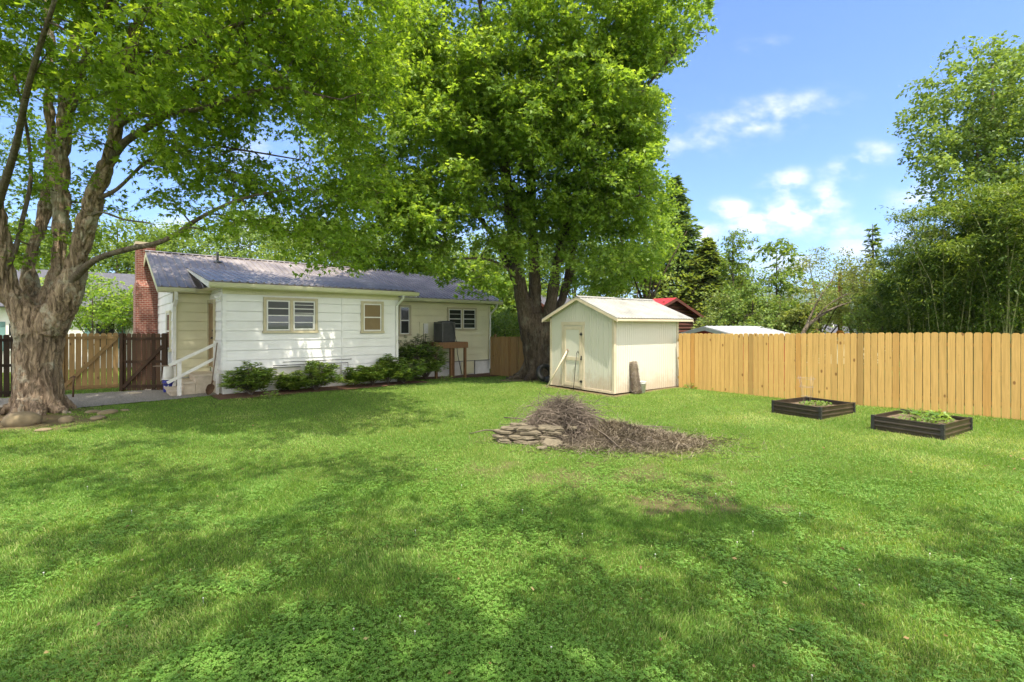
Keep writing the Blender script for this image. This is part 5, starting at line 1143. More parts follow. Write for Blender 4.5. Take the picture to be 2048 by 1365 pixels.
for k in range(60):   # long arching twigs sticking out
    a = rnd.uniform(0, 6.28); p = Vector((.95 + rnd.gauss(0, .25), 9.4 + rnd.gauss(0, .2), gz(1, 9.4) + rnd.uniform(.3, .6))); ln_ = rnd.uniform(.5, 1.3); d = Vector((math.cos(a) * 1.0, math.sin(a) * .6, rnd.uniform(.1, .6)))
    pts = [p + d * ln_ * t + Vector((0, 0, -.55 * ln_ * t * t * rnd.uniform(.7, 1.2))) for t in (0, .25, .5, .75, 1)]
    for q in pts: q.z = max(q.z, gz(q.x, q.y) + .02)
    mb.tube(pts, [.005, .0045, .0035, .003, .0015], 4, cap=False)
    for j in (2, 3): s_ = Vector((rnd.gauss(0, .12), rnd.gauss(0, .12), rnd.uniform(0, .12))); mb.tube([pts[j], pts[j] + s_, pts[j] + s_ * 1.6 + UP * -.02], [.003, .002, .001], 3, cap=False)
o = mb.build('twigs', MT['twig'], BP); o['kind'] = 'stuff'
mb = MB()
for k in range(26):
    a = rnd.uniform(0, 6.28); x, y = rnd.gauss(1.2, .6), rnd.gauss(9.2, .35); z = gz(x, y) + hp(x, y) * .9 + .02; ln_ = rnd.uniform(.4, .9); d = Vector((math.cos(a), math.sin(a) * .7, rnd.uniform(-.1, .25)))
    mb.tube([Vector((x, y, z)) - d * ln_ / 2, Vector((x, y, z + .04)), Vector((x, y, z)) + d * ln_ / 2], [rnd.uniform(.010, .018), .013, .008], 6, jit=.1)
for (pa, pb) in (((1008, 838), (1075, 850)), ((1225, 868), (1345, 858)), ((1180, 878), (1245, 905)), ((1250, 880), (1330, 878)), ((1160, 860), (1190, 895))):
    A, B = gp(*pa), gp(*pb); A.z += hp(A.x, A.y) + .03; B.z += hp(B.x, B.y) + .03; mb.tube([A, (A + B) / 2 + UP * .03, B], [.013, .012, .007], 6)
o = mb.build('sticks', MT['twig'], BP); o['kind'] = 'stuff'
# mound of matted straw under the twigs
xs = np.linspace(-.3, 3.6, 90); ys = np.linspace(8.0, 10.4, 60); X, Y = np.meshgrid(xs, ys)
hv = np.maximum.reduce([.40 * np.exp(-(((X - .95) / .62) ** 2 + ((Y - 9.45) / .55) ** 2) ** 1.3), .20 * np.exp(-(((X - 1.9) / .75) ** 2 + ((Y - 9.0) / .5) ** 2)), .13 * np.exp(-(((X - 2.6) / .6) ** 2 + ((Y - 8.8) / .45) ** 2))])
Z = ground(X, Y) - .03 + hv * (.7 + .6 * (fb(X * 5, Y * 5) - .3)); i = (np.arange(59)[:, None] * 90 + np.arange(89)[None]).ravel()
o = np_mesh('mound', np.stack([X.ravel(), Y.ravel(), Z.ravel()], 1), [np.stack([i, i + 1, i + 91, i + 90], 1)], MT['straw'], BP, smooth=True); o['kind'] = 'stuff'
n_ = 17000; x = np.concatenate([RNG.normal(1.8, .55, n_ // 2), RNG.normal(2.05, .8, n_ // 2)]); y = np.concatenate([RNG.normal(8.98, .32, n_ // 2), RNG.normal(8.78, .42, n_ // 2)])
hh = np.maximum.reduce([.42 * np.exp(-(((x - .95) / .62) ** 2 + ((y - 9.45) / .55) ** 2) ** 1.3), .25 * np.exp(-(((x - 1.9) / .75) ** 2 + ((y - 9.0) / .5) ** 2)), .15 * np.exp(-(((x - 2.6) / .6) ** 2 + ((y - 8.8) / .45) ** 2))])
lump = fb(x * 4.5, y * 4.5); k = RNG.random(n_) < .25 + lump; x, y, hh = x[k], y[k], hh[k]; n_ = len(x)
p = np.stack([x, y, ground(x, y) + hh * (.75 + .5 * fb(x * 5, y * 5)) + .01], 1); a = RNG.uniform(0, 6.28, n_); d = np.stack([np.cos(a), np.sin(a), RNG.normal(0, .45, n_)], 1) * RNG.uniform(.04, .15, n_)[:, None]; s_ = np.stack([-np.sin(a), np.cos(a), 0 * a], 1) * .0022
V = np.stack([p - d - s_, p - d + s_, p + d * .2 + s_ + [0, 0, .01], p + d, p + d * .2 - s_ + [0, 0, .01]], 1).reshape(-1, 3); i = np.arange(n_) * 5
o = np_mesh('straw', V, [np.stack([i, i + 1, i + 2, i + 3, i + 4], 1)], MT['straw'], BP); o['kind'] = 'stuff'

# ------------------------------------------------------------------ raised beds
def raised_bed(c, d, l, w, label, gtop):
    w2 = Vector((-d.y, d.x, 0)); g0 = gz(c.x, c.y); T = thing('raised_bed', label, 'raised bed', (c.x, c.y, g0)); H_ = .275
    def corner(a, b_): q = c + d * a + w2 * b_; return Vector((q.x, q.y, 0))
    zb = g0 - .05; zt_ = g0 + H_
    for (p, q, n_) in ((corner(0, 0), corner(l, 0), -w2), (corner(0, w), corner(l, w), w2), (corner(0, 0), corner(0, w), -d), (corner(l, 0), corner(l, w), d)):
        dd = (q - p).normalized(); L_ = (q - p).length; mb = MB()
        # sheet-metal panel with two rolled ridges and a rounded lip
        pr = [(0, zb), (.012, zb), (.012, zb + .10), (.022, zb + .115), (.022, zb + .135), (.012, zb + .15), (.012, zb + .19), (.024, zb + .205), (.024, zb + .225), (.012, zb + .24), (.012, zt_ - .03), (.020, zt_ - .02), (.018, zt_), (-.004, zt_), (-.006, zt_ - .03), (0, zt_ - .035)]
        mb.prism([p + dd * .02 + n_ * (a - .006) + UP * z_ for a, z_ in pr], dd * (L_ - .04)); mb.build('side_panel', MT['bedwall'], T)
    for a in (0, l):
        for b_ in (0, w):
            mb = MB(); q = corner(a, b_); mb.box(q + UP * (zb + zt_ + .008) / 2, d, w2, UP, .028, .028, (zt_ + .008 - zb) / 2)
            for zz_ in (.09, .19):
                for n_ in ((d * (1 if a else -1)), (w2 * (1 if b_ else -1))): mb.box(q + n_ * .030 + UP * (g0 + zz_), d, w2, UP, .006, .006, .006)
            mb.build('corner_post', MT['black'], T)
    mb = MB(); nn = 14; vs, fs = [], []
    for i in range(nn + 1):
        for j in range(nn + 1):
            q = corner(l * i / nn, w * j / nn); vs.append(q + UP * (g0 + gtop + .03 * (float(vn(q.x * 6, q.y * 6)) - .5)))
    mb.add(vs, [(i * (nn + 1) + j, (i + 1) * (nn + 1) + j, (i + 1) * (nn + 1) + j + 1, i * (nn + 1) + j + 1) for i in range(nn) for j in range(nn)], True); mb.build('soil', MT['soil'], T)
    return corner, g0 + gtop
def sprout(name, c, h, r, n, label, cat, size, mat='seedling', group=None, tpl=narrow(.3), stems=6, up=.5, smat='culm'):
    T = thing(name, label, cat, c, group); rg = np.random.default_rng(int(abs(c.x * 1000 + c.y * 77)) % 9999)
    a = rg.uniform(0, 6.28, n); rr = r * np.sqrt(rg.random(n)); z = rg.uniform(.15, 1, n) * h * (1 - .4 * (rr / r) ** 2)
    pos = np.stack([c.x + np.cos(a) * rr, c.y + np.sin(a) * rr, c.z + z], 1); fwd = np.stack([np.cos(a), np.sin(a), rg.normal(.1, .4, n)], 1); nor = np.stack([np.cos(a) * -.2, np.sin(a) * -.2, np.ones(n)], 1) + rg.normal(0, .4, (n, 3))
    leaves('leaves', pos, nor, fwd, size * rg.uniform(.6, 1.2, n), rg.uniform(.1, .9, n), MT[mat], T, tpl)
    mb = MB()
    for k in range(stems):
        t = 6.28 * k / stems + .4; mb.tube([c - UP * .02, c + Vector((math.cos(t) * r * .4, math.sin(t) * r * .4, h * .6)), c + Vector((math.cos(t) * r * .7, math.sin(t) * r * .7, h * .95))], [.005, .004, .002], 4, cap=False)
    mb.build('stems', MT[smat], T); return T
cf, zt = raised_bed(*BED1, 'dark raised bed nearer the shed, holding the wire tomato cage', .17)
for i, (a, b_, h, r, n_, lb) in enumerate(((.75, .55, .12, .16, 60, 'young plant in the middle of the bed with the wire cage'), (1.0, .45, .10, .12, 40, 'small pale seedling right of the middle in the cage bed'), (.45, .65, .10, .13, 40, 'small seedling at the foot of the wire tomato cage'), (1.15, .7, .08, .12, 36, 'low seedling at the right end of the cage bed'))):
    q = cf(a, b_); q.z = zt; sprout('seedling', q, h, r, n_, lb, 'seedling', .07, group='seedlings in the cage bed')
cf2, zt2 = raised_bed(*BED2, 'dark raised bed at far right, full of young vegetable plants', .19)
for i, (a, b_, h, r, n_, sz, lb) in enumerate(((.62, .45, .20, .17, 60, .12, 'broad-leaved pale green vegetable plant in the middle of the right bed'), (.25, .70, .10, .16, 60, .06, 'low wispy seedling at the back left of the right bed'), (.38, .35, .10, .15, 50, .06, 'low seedling left of the broad-leaved plant'),
        (.95, .75, .20, .2, 110, .10, 'tall grassy clump at the back right of the right bed'), (1.1, .45, .18, .18, 90, .10, 'dark bushy plant at the right end of the right bed'), (.75, .22, .09, .13, 40, .06, 'small seedling near the front board of the right bed'))):
    q = cf2(a, b_); q.z = zt2; sprout('seedling', q, h, r, n_, lb, 'seedling', sz, 'rhodo' if 'dark' in lb else 'seedling', group='plants in the right bed', tpl=narrow(.10) if 'grassy' in lb else narrow(.34))
q = cf(.52, .60); q.z = zt
T = thing('tomato_cage', 'thin wire tomato cage standing crooked in the raised bed', 'tomato cage', q)
for k in range(4):
    a = k * math.pi / 2 + .4; mb = MB(); mb.tube([q + Vector((math.cos(a) * .06, math.sin(a) * .06, -.02)), q + Vector((math.cos(a) * .13, math.sin(a) * .13 , .35)), q + Vector((math.cos(a) * .19 - .03, math.sin(a) * .19, .72))], .003, 5); mb.build('leg', MT['wire'], T)
for r_, z_ in ((.115, .24), (.15, .46), (.19, .66)):
    mb = MB(); mb.tube([q + Vector((math.cos(t) * r_ - .03 * z_, math.sin(t) * r_, z_)) for t in np.linspace(0, 6.283, 19)], .003, 5, cap=False); mb.build('ring', MT['wire'], T)

# ------------------------------------------------------------------ rhododendrons along the house
def rhodo(px, v, w, h, label, n_st=16, seed=1, lsz=.155, mat='rhodo', dens=1.0, dark=0):
    w *= 1.18; h *= 1.08; n_st = int(n_st * 1.25)
    u_ = hu(px, v); q = HW(u_, v); q.z = gz(q.x, q.y) + .02; rg = np.random.default_rng(seed)
    T = thing('rhododendron', label, 'shrub', q, 'rhododendrons along the house wall'); mb = MB(); tips = []
    for k in range(n_st):
        a = rg.uniform(0, 6.28); r = w * .5 * math.sqrt(rg.random()) * .85; hh = h * rg.uniform(.30, .92) * (1 - .25 * (r / (w * .5)) ** 2); lean = Vector((math.cos(a) * r, math.sin(a) * r, hh))
        mid = Vector((lean.x * .4, lean.y * .4, hh * .5)); mb.tube([q, q + mid, q + lean], [.016, .011, .006], 5, cap=False); tips.append(q + lean)
        for j in range(7):
            a2 = rg.uniform(0, 6.28); s_ = q + mid + (lean - mid) * rg.uniform(.1, .9); e_ = s_ + Vector((math.cos(a2) * w * .19, math.sin(a2) * w * .19, rg.uniform(-.06, .14) * h)); mb.tube([s_, (s_ + e_) / 2 + UP * -.01, e_], [.007, .005, .004], 4, cap=False); tips.append(e_)
    mb.build('stems', MT['bark3'], T)
    pos, nor, fwd, tn = [], [], [], []
    for t in tips:
        for w_i in range(2):
            n_ = int(rg.integers(7, 12) * dens); a = np.arange(n_) * 2.4 + rg.uniform(0, 6); z = rg.uniform(-.05, .45, n_) - .2 * w_i; tv = rg.uniform(.1, .55) + .25 * (w_i == 0)
            for i in range(n_):
                f_ = np.array([math.cos(a[i]), math.sin(a[i]), z[i]]); pos.append(np.array(t) - np.array([0, 0, .06 * w_i]) + f_ * .01); fwd.append(f_); nor.append(np.array([0, 0, 1.]) + rg.normal(0, .2, 3) + f_ * -.2); tn.append(np.clip(tv + rg.normal(0, .12) - dark, 0, 1))
    sz = lsz * rg.uniform(.7, 1.15, len(pos))
    leaves('leaves', np.array(pos), np.array(nor), np.array(fwd), sz, np.array(tn), MT[mat], T, narrow(.16))
rhodo(503, -.72, 1.25, 1.05, 'rhododendron bush nearest the entry steps', 17, 1)
rhodo(580, -.45, .7, .62, 'low sprawling rhododendron before the crawl space grille', 9, 12)
rhodo(632, -.70, 1.45, 1.02, 'wide rhododendron beneath the double window', 17, 2)
rhodo(712, -.55, .75, .80, 'narrow upright rhododendron left of the single window', 10, 3)
rhodo(745, -.62, .95, .72, 'rounded rhododendron beneath the single window', 11, 4)
rhodo(776, -.50, .75, 1.20, 'tall spindly rhododendron by the white downspout', 10, 5)
rhodo(808, -.75, 1.35, .95, 'low dense rhododendron at the corner of the extension', 18, 6)
rhodo(851, .30, 1.5, 1.65, 'big bright rhododendron left of the wooden stand', 26, 7)
rhodo(826, 1.35, 1.5, 2.0, 'dark blackish evergreen shrub between the wall and the bright rhododendron', 36, 8, .09, 'conifer', 1.5)
for i, (px, py, lb) in enumerate(((345, 768, 'green weed growing beside the buckets'), (318, 775, 'low weed at the foot of the dark fence panel'), (893, 762, 'small weed at the foot of the wooden stand'), (540, 798, 'weed growing in the mulch before the rhododendrons'), (1380, 778, 'weed at the shed end of the new pine fence'), (1436, 782, 'small weed at the bottom of the new pine fence'))):
    q = gp(px, py); sprout('weed', q, .22, .2, 60, lb, 'weed', .10, 'greenleaf', group='weeds at the wall feet', stems=7)

# ------------------------------------------------------------------ trees, bamboo and shrubs beyond the fences
def bgtree(name, label, px, Y, zt, rad, mat, seed, zb=None, ncl=120, per=50, rc=None, lsz=.22, cat='tree', group=None, tpl=LEAF1, flat=.5, patch=.42, bark='bark2', tr_r=.18, lean=0, ells=None, droop=.25, shell=.3, tilt=.8, forks=3, br=.012, twigs=2, fork_r=.75):
    b0 = P(px, HY, Y); g = gz(b0.x, b0.y); T = thing(name, label, cat, (b0.x, b0.y, g), group); rg = np.random.default_rng(seed)
    zb = zb if zb is not None else g + .3 * (zt - g); h = zt - g
    main = ln([(b0.x, b0.y, g - .2, tr_r * 1.25), (b0.x + lean * .2, b0.y, g + h * .25, tr_r), (b0.x + lean * .5, b0.y, g + h * .55, tr_r * .6), (b0.x + lean, b0.y, g + h * .9, tr_r * .15)])
    lines = [main]
    for k in range(forks):
        a = 6.28 * k / forks + seed; s_ = main[len(main) // 3 + k % 3]; fr = fork_r * rad; lines.append(ln([(*s_[:3], tr_r * .5), (s_[0] + math.cos(a) * fr * .5, s_[1] + math.sin(a) * fr * .5, s_[2] + h * .18, tr_r * .3), (s_[0] + math.cos(a) * fr, s_[1] + math.sin(a) * fr, s_[2] + h * .34, tr_r * .1)]))
    mb = MB()
    for q in lines: mb.tube([r[:3] for r in q], [r[3] for r in q], 9, jit=.05)
    mb.build('trunk', MT[bark], T)
    ells = ells or [(b0.x + lean * .6, b0.y, (zb + zt) / 2, rad, rad * .85, (zt - zb) / 2)]
    grow(T, lines, ells, ncl, per, rc or rad * .26, lsz, MT[mat], MT['bark3'], rg, tpl=tpl, flat=flat, patch=patch, twigs=twigs, droop=droop, shell=shell, tilt=tilt, br=br, bsides=4)
    return T
def conifer(name, label, px, Y, zt, rad, mat, seed, ntier=26, per=9, lsz=.30, drp=.28, group=None, open_=0, wid=.055, spray=34):
    b0 = P(px, HY, Y); g = gz(b0.x, b0.y); T = thing(name, label, 'conifer', (b0.x, b0.y, g), group); rg = np.random.default_rng(seed); h = zt - g
    mb = MB(); mb.tube([b0 * 1, b0 + UP * 1], .01, 3) if False else None
    mb.tube([Vector((b0.x, b0.y, g - .2)), Vector((b0.x + .1, b0.y, g + h * .5)), Vector((b0.x, b0.y, zt))], [.22, .12, .015], 8); mb.build('trunk', MT['bark2'], T)
    mb = MB(); pos, nor, fwd = [], [], []
    for t in range(ntier):
        f_ = (t + .5) / ntier; z = g + h * (.06 + .92 * f_); R_ = rad * (1 - f_) ** .8 * rg.uniform(.8, 1.1) + .12
        for k in range(per):
            a = rg.uniform(0, 6.28); r = R_ * rg.uniform(.45, 1.25); d = Vector((math.cos(a), math.sin(a), 0)); p0 = Vector((b0.x, b0.y, z)); p2 = p0 + d * r + UP * (-drp * r + .25 * r * f_); p1 = p0 + d * r * .5 + UP * .10 * r
            mb.tube([p0, p1, p2], [.02, .012, .004], 3, cap=False)
            m = max(6, int(spray * r / rad * 1.5)); u = rg.random(m) ** .7; side = Vector((-d.y, d.x, 0)); sp_ = rg.normal(0, 1, m) * r * .17 * (1.1 - u * .6)
            for i in range(m):
                q = p0 * (1 - u[i]) ** 2 + p1 * (2 * u[i] * (1 - u[i])) + p2 * u[i] ** 2; q = q + side * sp_[i] + UP * (rg.normal(0, .03) - abs(sp_[i]) * drp)
                pos.append(tuple(q)); fw = d + side * (sp_[i] / (r * .17 + 1e-6)) * .7 + UP * rg.normal(-.45 * drp * 2, .3); fwd.append(tuple(fw)); nor.append((rg.normal(0, .35), rg.normal(0, .35), 1))
    mb.build('branches', MT['bark3'], T); n_ = len(pos); cl = fb(np.array(pos)[:, 0] * .9, np.array(pos)[:, 2] * 1.4)
    leaves('crown', np.array(pos), np.array(nor), np.array(fwd), lsz * rg.uniform(.6, 1.25, n_), np.clip(.1 + .6 * cl + rg.normal(0, .18, n_), 0, 1), MT[mat], T, narrow(wid / lsz * 1.6))
    return T
conifer('spruce', 'tall dark conical spruce rising beyond the shed, topmost of the conifers', 1352, 43, 15.6, 4.4, 'conifer', 1, 46, 18, .46, .25, spray=40, wid=.08)
conifer('hemlock', 'yellow-green drooping hemlock in front of the dark spruce', 1415, 39, 9.4, 3.6, 'hemlock', 2, 34, 20, .42, .5, spray=46, wid=.08)
conifer('hemlock', 'smaller yellow-green hemlock right of the red log cabin', 1478, 37, 6.0, 2.6, 'hemlock', 7, 26, 18, .40, .5, spray=42, wid=.08)
bgtree('vine_covered_tree', 'narrow column of bright vines over a dead trunk beside the hemlock', 1466, 28, 8.1, .8, 'mapledist', 3, zb=2.0, ncl=70, per=70, rc=.42, lsz=.13, patch=0, forks=2, tr_r=.12, flat=.8, ells=[(P(1466, 0, 28).x, 28, 4.6, .75, .7, 3.2), (P(1470, 0, 28).x + .3, 28, 6.6, .7, .6, 1.2)])
bgtree('thin_tree', 'thin wispy tree with reddish twigs right of the vine column', 1500, 28.5, 5.6, 1.1, 'olive', 33, zb=2.6, ncl=26, per=24, rc=.35, lsz=.09, patch=0, forks=3, tr_r=.05)
bgtree('broadleaf_tree', 'broad-leaved tree with large drooping leaf clusters against the sky', 1553, 27, 7.2, 1.5, 'greenleaf', 5, zb=4.4, ncl=26, per=34, rc=.55, lsz=.34, tpl=narrow(.2), patch=0, droop=.8, flat=.3, forks=3, tr_r=.09,
       ells=[(P(1535, 0, 27).x, 27, 6.2, .7, .6, .7), (P(1572, 0, 27).x, 27, 6.4, .8, .6, .6), (P(1575, 0, 27).x, 27, 4.9, 1.2, .8, .7), (P(1525, 0, 27).x, 27, 4.7, .5, .5, .5)])
bgtree('locust_tree', 'feathery pale olive tree left of the slender spruce', 1650, 30, 6.9, 2.9, 'olive', 6, zb=1.6, ncl=210, per=60, rc=.62, lsz=.12, patch=.40, forks=5, tr_r=.10, lean=-1.0)
bgtree('locust_tree', 'feathery pale olive tree just left of the bamboo', 1712, 29, 6.4, 2.3, 'olive', 16, zb=1.6, ncl=190, per=60, rc=.58, lsz=.12, patch=.40, forks=5, tr_r=.09, lean=.6)
conifer('slender_spruce', 'slender dark spruce poking above the feathery trees', 1745, 31, 8.6, 1.3, 'conifer', 9, 26, 8, .34, .1, spray=12, wid=.06)
bgtree('shrubby_tree', 'dark leafy shrub tree behind the green pole', 1765, 24, 3.9, 1.7, 'greenleaf', 40, zb=1.2, ncl=70, per=46, rc=.5, lsz=.13, patch=.36, forks=5, tr_r=.05)
for i, (px, Y, zt_, r, mt, lb) in enumerate(((1455, 27, 3.3, 1.6, 'hemlock', 'pale green bush behind the red garage, nearest the hemlock'), (1505, 26, 3.6, 1.5, 'greenleaf', 'deep green bush behind the garage roof'), (1560, 25, 3.0, 1.3, 'greenleaf', 'bush below the broad-leaved tree'), (1600, 24, 2.6, .9, 'olive', 'spiky pale bush at the right end of the garage roof'),
        (1535, 38, 4.2, 3.0, 'greenleaf', 'rounded tree far behind the garage'), (1610, 48, 4.6, 3.4, 'greenleaf', 'rounded tree far behind the grey hip roof'), (1700, 50, 5.0, 3.6, 'mapledist', 'bright tree far behind the utility poles'), (1800, 46, 4.8, 3.8, 'mapledist', 'bright tree far behind the bamboo edge'), (1440, 44, 7.0, 3.4, 'greenleaf', 'dark rounded tree far behind the vine column'), (1275, 40, 8.5, 3.6, 'greenleaf', 'dark tree far behind the shed'))):
    bgtree('background_tree' if Y > 30 else 'bush', lb, px, Y, zt_ * (1.28 if Y < 30 else 1.0) + (2.2 if Y > 30 and not 1480 < px < 1620 else 0), r * 1.15, mt, 50 + i, zb=.0 if Y < 30 else 1.0, ncl=85, per=64, rc=r * .34, lsz=.15 if Y < 30 else .28, cat='tree' if Y > 30 else 'bush', patch=.33, group='greenery beyond the new fence', forks=4, tr_r=.07)
bgtree('maple_tree', 'younger bright green maple directly behind the shed roof', 1292, 24.5, 10.8, 2.6, 'maple2', 70, zb=3.2, ncl=230, per=90, rc=.62, lsz=.15, patch=.38, forks=5, tr_r=.14, ells=[(P(1295, 0, 24.5).x, 24.5, 7.2, 1.45, 1.5, 2.9), (P(1220, 0, 24.5).x, 24.5, 5.0, 1.8, 1.4, 1.4)])
# tall tree at the upper right
bx = P(1985, HY, 22).x
bgtree('tall_tree', 'tall loose-crowned tree towering over the bamboo at the right edge', 1985, 22, 15.5, 4.5, 'greenleaf', 80, ncl=480, per=95, rc=.72, lsz=.17, patch=.40, forks=6, tr_r=.2, bark='bark3', shell=.2, fork_r=.35,
       ells=[(bx - .3, 22, 12.3, 3.2, 3, 2.6), (bx - 2.3, 21.5, 9.2, 2.0, 1.6, 1.2), (bx - 1.2, 21.8, 10.6, 2.4, 1.8, 1.2), (bx + 2.5, 22, 11, 3.5, 3, 4.5), (bx, 22, 8.2, 2.2, 2, 1.4)])
def bamboo(label, pts_, seed, culms, htop, spread, lab_g=None):
    c = P(pts_[0], HY, pts_[1]); g = gz(c.x, c.y); T = thing('bamboo_clump', label, 'bamboo', (c.x, c.y, g), 'bamboo beyond the fence'); rg = np.random.default_rng(seed); mb = MB(); cp = []
    for k in range(culms):
        x = c.x + rg.uniform(-1, 1) * spread[0]; y = c.y + rg.uniform(-1, 1) * spread[1]; h = htop * rg.uniform(.72, 1.05) * (1 - .25 * abs((x - c.x) / spread[0]) ** 2); a = rg.uniform(0, 6.28); ln_ = rg.uniform(.3, 1.5); g_ = gz(x, y)
        if (Vector((x, y, 0)) - FA).dot(YN) > -.4: continue
        pts = [Vector((x, y, g_)), Vector((x + math.cos(a) * ln_ * .1, y + math.sin(a) * ln_ * .1, g_ + h * .4)), Vector((x + math.cos(a) * ln_ * .4, y + math.sin(a) * ln_ * .4, g_ + h * .75)), Vector((x + math.cos(a) * ln_, y + math.sin(a) * ln_, g_ + h * .97)), Vector((x + math.cos(a) * ln_ * 1.5, y + math.sin(a) * ln_ * 1.5, g_ + h * .95))]
        mb.tube(pts, [.024, .021, .015, .008, .004], 5, cap=False)
        for j in range(20):
            f_ = rg.uniform(.26, 1.0); i0 = min(3, int(f_ * 4)); q = pts[i0].lerp(pts[i0 + 1], f_ * 4 - i0 if f_ < 1 else 1); a2 = rg.uniform(0, 6.28); r2 = rg.uniform(.3, .8) * (1.1 - .4 * f_); e_ = q + Vector((math.cos(a2) * r2, math.sin(a2) * r2, rg.uniform(.0, .35)))
            mb.tube([q, (q + e_) / 2 + UP * .05, e_], [.006, .004, .002], 3, cap=False); cp.append((*e_,)); cp.append((*q.lerp(e_, .6),))
    o = mb.build('culms', MT['culm'], T); o['kind'] = 'stuff'
    cp = np.array(cp); per = 17; idx = np.repeat(np.arange(len(cp)), per); n_ = len(idx); pos = cp[idx] + rg.normal(0, 1, (n_, 3)) * np.array([.20, .20, .11]); a = rg.uniform(0, 6.28, n_)
    fwd = np.stack([np.cos(a), np.sin(a), rg.normal(-.65, .35, n_)], 1); nor = np.stack([np.cos(a) * .5, np.sin(a) * .5, np.ones(n_)], 1) + rg.normal(0, .35, (n_, 3))
    tn = np.clip(.35 + .5 * (fb(cp[:, 0], cp[:, 1], cp[:, 2], 2) - .5)[idx] * 2 + rg.normal(0, .26, n_), 0, 1)
    leaves('leaves', pos, nor, fwd, .19 * rg.uniform(.5, 1.25, n_), tn, MT['bamboo'], T, narrow(.13)); return T
bamboo('tall dense bamboo filling the right edge behind the fence', (2030, 17.5), 1, 130, 8.3, (2.6, 2.4))
bamboo('bamboo thicket in the middle of the stand behind the fence', (1925, 21), 2, 120, 7.2, (2.0, 1.8))
bamboo('lower bamboo at the left end of the stand behind the fence', (1858, 24), 3, 80, 5.8, (1.4, 1.5))
# trees behind the house
BT = [(235, 40, 11.5, 5, 'bright feathery tree behind the chimney'), (20, 34, 10, 5, 'bright tree behind the huge maple trunk'), (-160, 30, 11, 5, 'bright tree beyond the black fence'), (350, 46, 12.5, 5, 'pale tree behind the left half of the house roof'), (500, 44, 13, 4.5, 'tall tree behind the middle of the house roof'), (640, 40, 11, 5, 'tree behind the extension roof'),
      (790, 44, 12, 5, 'tree behind the right half of the house roof'), (920, 46, 10.5, 5, 'tree behind the right end of the house'), (1010, 36, 6.0, 3, 'small bright tree left of the brown cabin'), (1010, 52, 13, 5, 'tall tree behind the brown cabin'), (1150, 50, 13.5, 5.5, 'tall tree far behind the middle maple')]
for i, (px, Y, zt_, r, lb) in enumerate(BT):
    bgtree('background_tree', lb, px, Y, zt_, r, 'mapledist' if i != 4 else 'greenleaf', 100 + i, zb=.6, ncl=230, per=95, rc=r * .27, lsz=.25, patch=.22, group='trees behind the house', forks=5, tr_r=.2)
for i, (px, Y, zt_, r, lb) in enumerate(((1010, 25.5, 2.9, 1.6, 'green shrub behind the short pine fence by the house corner'), (1045, 28, 3.0, 1.8, 'green shrub behind the middle fence near the trunk'), (185, 22, 4.6, 1.6, 'leafy shrub left of the brick chimney'), (245, 24, 3.8, 1.3, 'pale shrub before the neighbour house'))):
    bgtree('bush', lb, px, Y, zt_, r, 'mapledist' if i != 2 else 'maple2', 130 + i, zb=.6 if i < 2 else 2.0, ncl=70, per=70, rc=.5, lsz=.12, cat='bush', patch=.3, forks=4, tr_r=.05, group='shrubs behind the fences')

# ------------------------------------------------------------------ neighbouring buildings
def hut(name, label, base, d, L_, Wd, ze, zr, wallm, roofm, zg=-1.2, over=.4, ribs=None, cat='building', gable_m=None, wins=()):
    """ridge along d from base (middle of the near gable end)"""
    d = d.normalized(); s_ = Vector((-d.y, d.x, 0)); T = thing(name, label, cat, (base.x, base.y, zg)); b0 = Vector((base.x, base.y, 0)); mb = MB(); h = Wd / 2
    q = lambda a, b_, z: b0 + d * a + s_ * b_ + UP * z
    mb.add([q(0, -h, zg), q(0, h, zg), q(0, h, ze), q(0, 0, zr - .05), q(0, -h, ze)], [(0, 1, 2, 3, 4)]); mb.add([q(L_, -h, zg), q(L_, h, zg), q(L_, h, ze), q(L_, 0, zr - .05), q(L_, -h, ze)], [(4, 3, 2, 1, 0)])
    if wallm == 'log':
        for sd_ in (-h, h):
            z = zg
            while z < ze: mb.tube([q(-.1, sd_, z), q(L_ + .1, sd_, z)], .13, 8); z += .24
        for a in (0, L_):
            z = zg
            while z < zr - .2:
                w_ = h if z < ze else h * (zr - z) / (zr - ze) - .1; mb.tube([q(a, -w_ - .1, z), q(a, w_ + .1, z)], .13, 8); z += .24
    else:
        for sd_ in (-h, h): mb.add([q(0, sd_, zg), q(L_, sd_, zg), q(L_, sd_, ze), q(0, sd_, ze)], [(0, 1, 2, 3)])
    mb.build('wall', MT[wallm], T); sl = (zr - ze) / h; mb = MB()
    for sg in (-1, 1): ribbed(mb, q(-over, sg * (h + over), ze - sl * over + .06), d, L_ + 2 * over, s_ * sg * (h + over) + UP * (ze - sl * over + .06), UP * (zr + .06), ribs or .3, .02 if ribs else .001, .05)
    r = mb.build('roof', MT[roofm], T)
    for a in (-over - .03, L_ + over):
        mb = MB()
        for sg in (-1, 1): mb.add([q(a + dx_, v, z_) for dx_ in (0, .03) for v, z_ in ((sg * (h + over), ze - sl * over + .03), (0, zr + .03), (0, zr - .15), (sg * (h + over), ze - sl * over - .15))], [(3, 2, 1, 0), (4, 5, 6, 7), (0, 1, 5, 4), (2, 3, 7, 6), (0, 4, 7, 3)])
        mb.build('rake_board', MT[gable_m or wallm], T)
    return T, q
pk = P(1343, 598, 33)
hut('log_cabin', 'dark red log cabin with bright red metal roof beyond the shed', Vector((pk.x, pk.y, 0)), Vector((-.62, .78, 0)), 9, 7.2, 2.65, pk.z, 'log', 'redroof', ribs=.3, cat='cabin')
pk2 = P(1413, 656, 23.5)
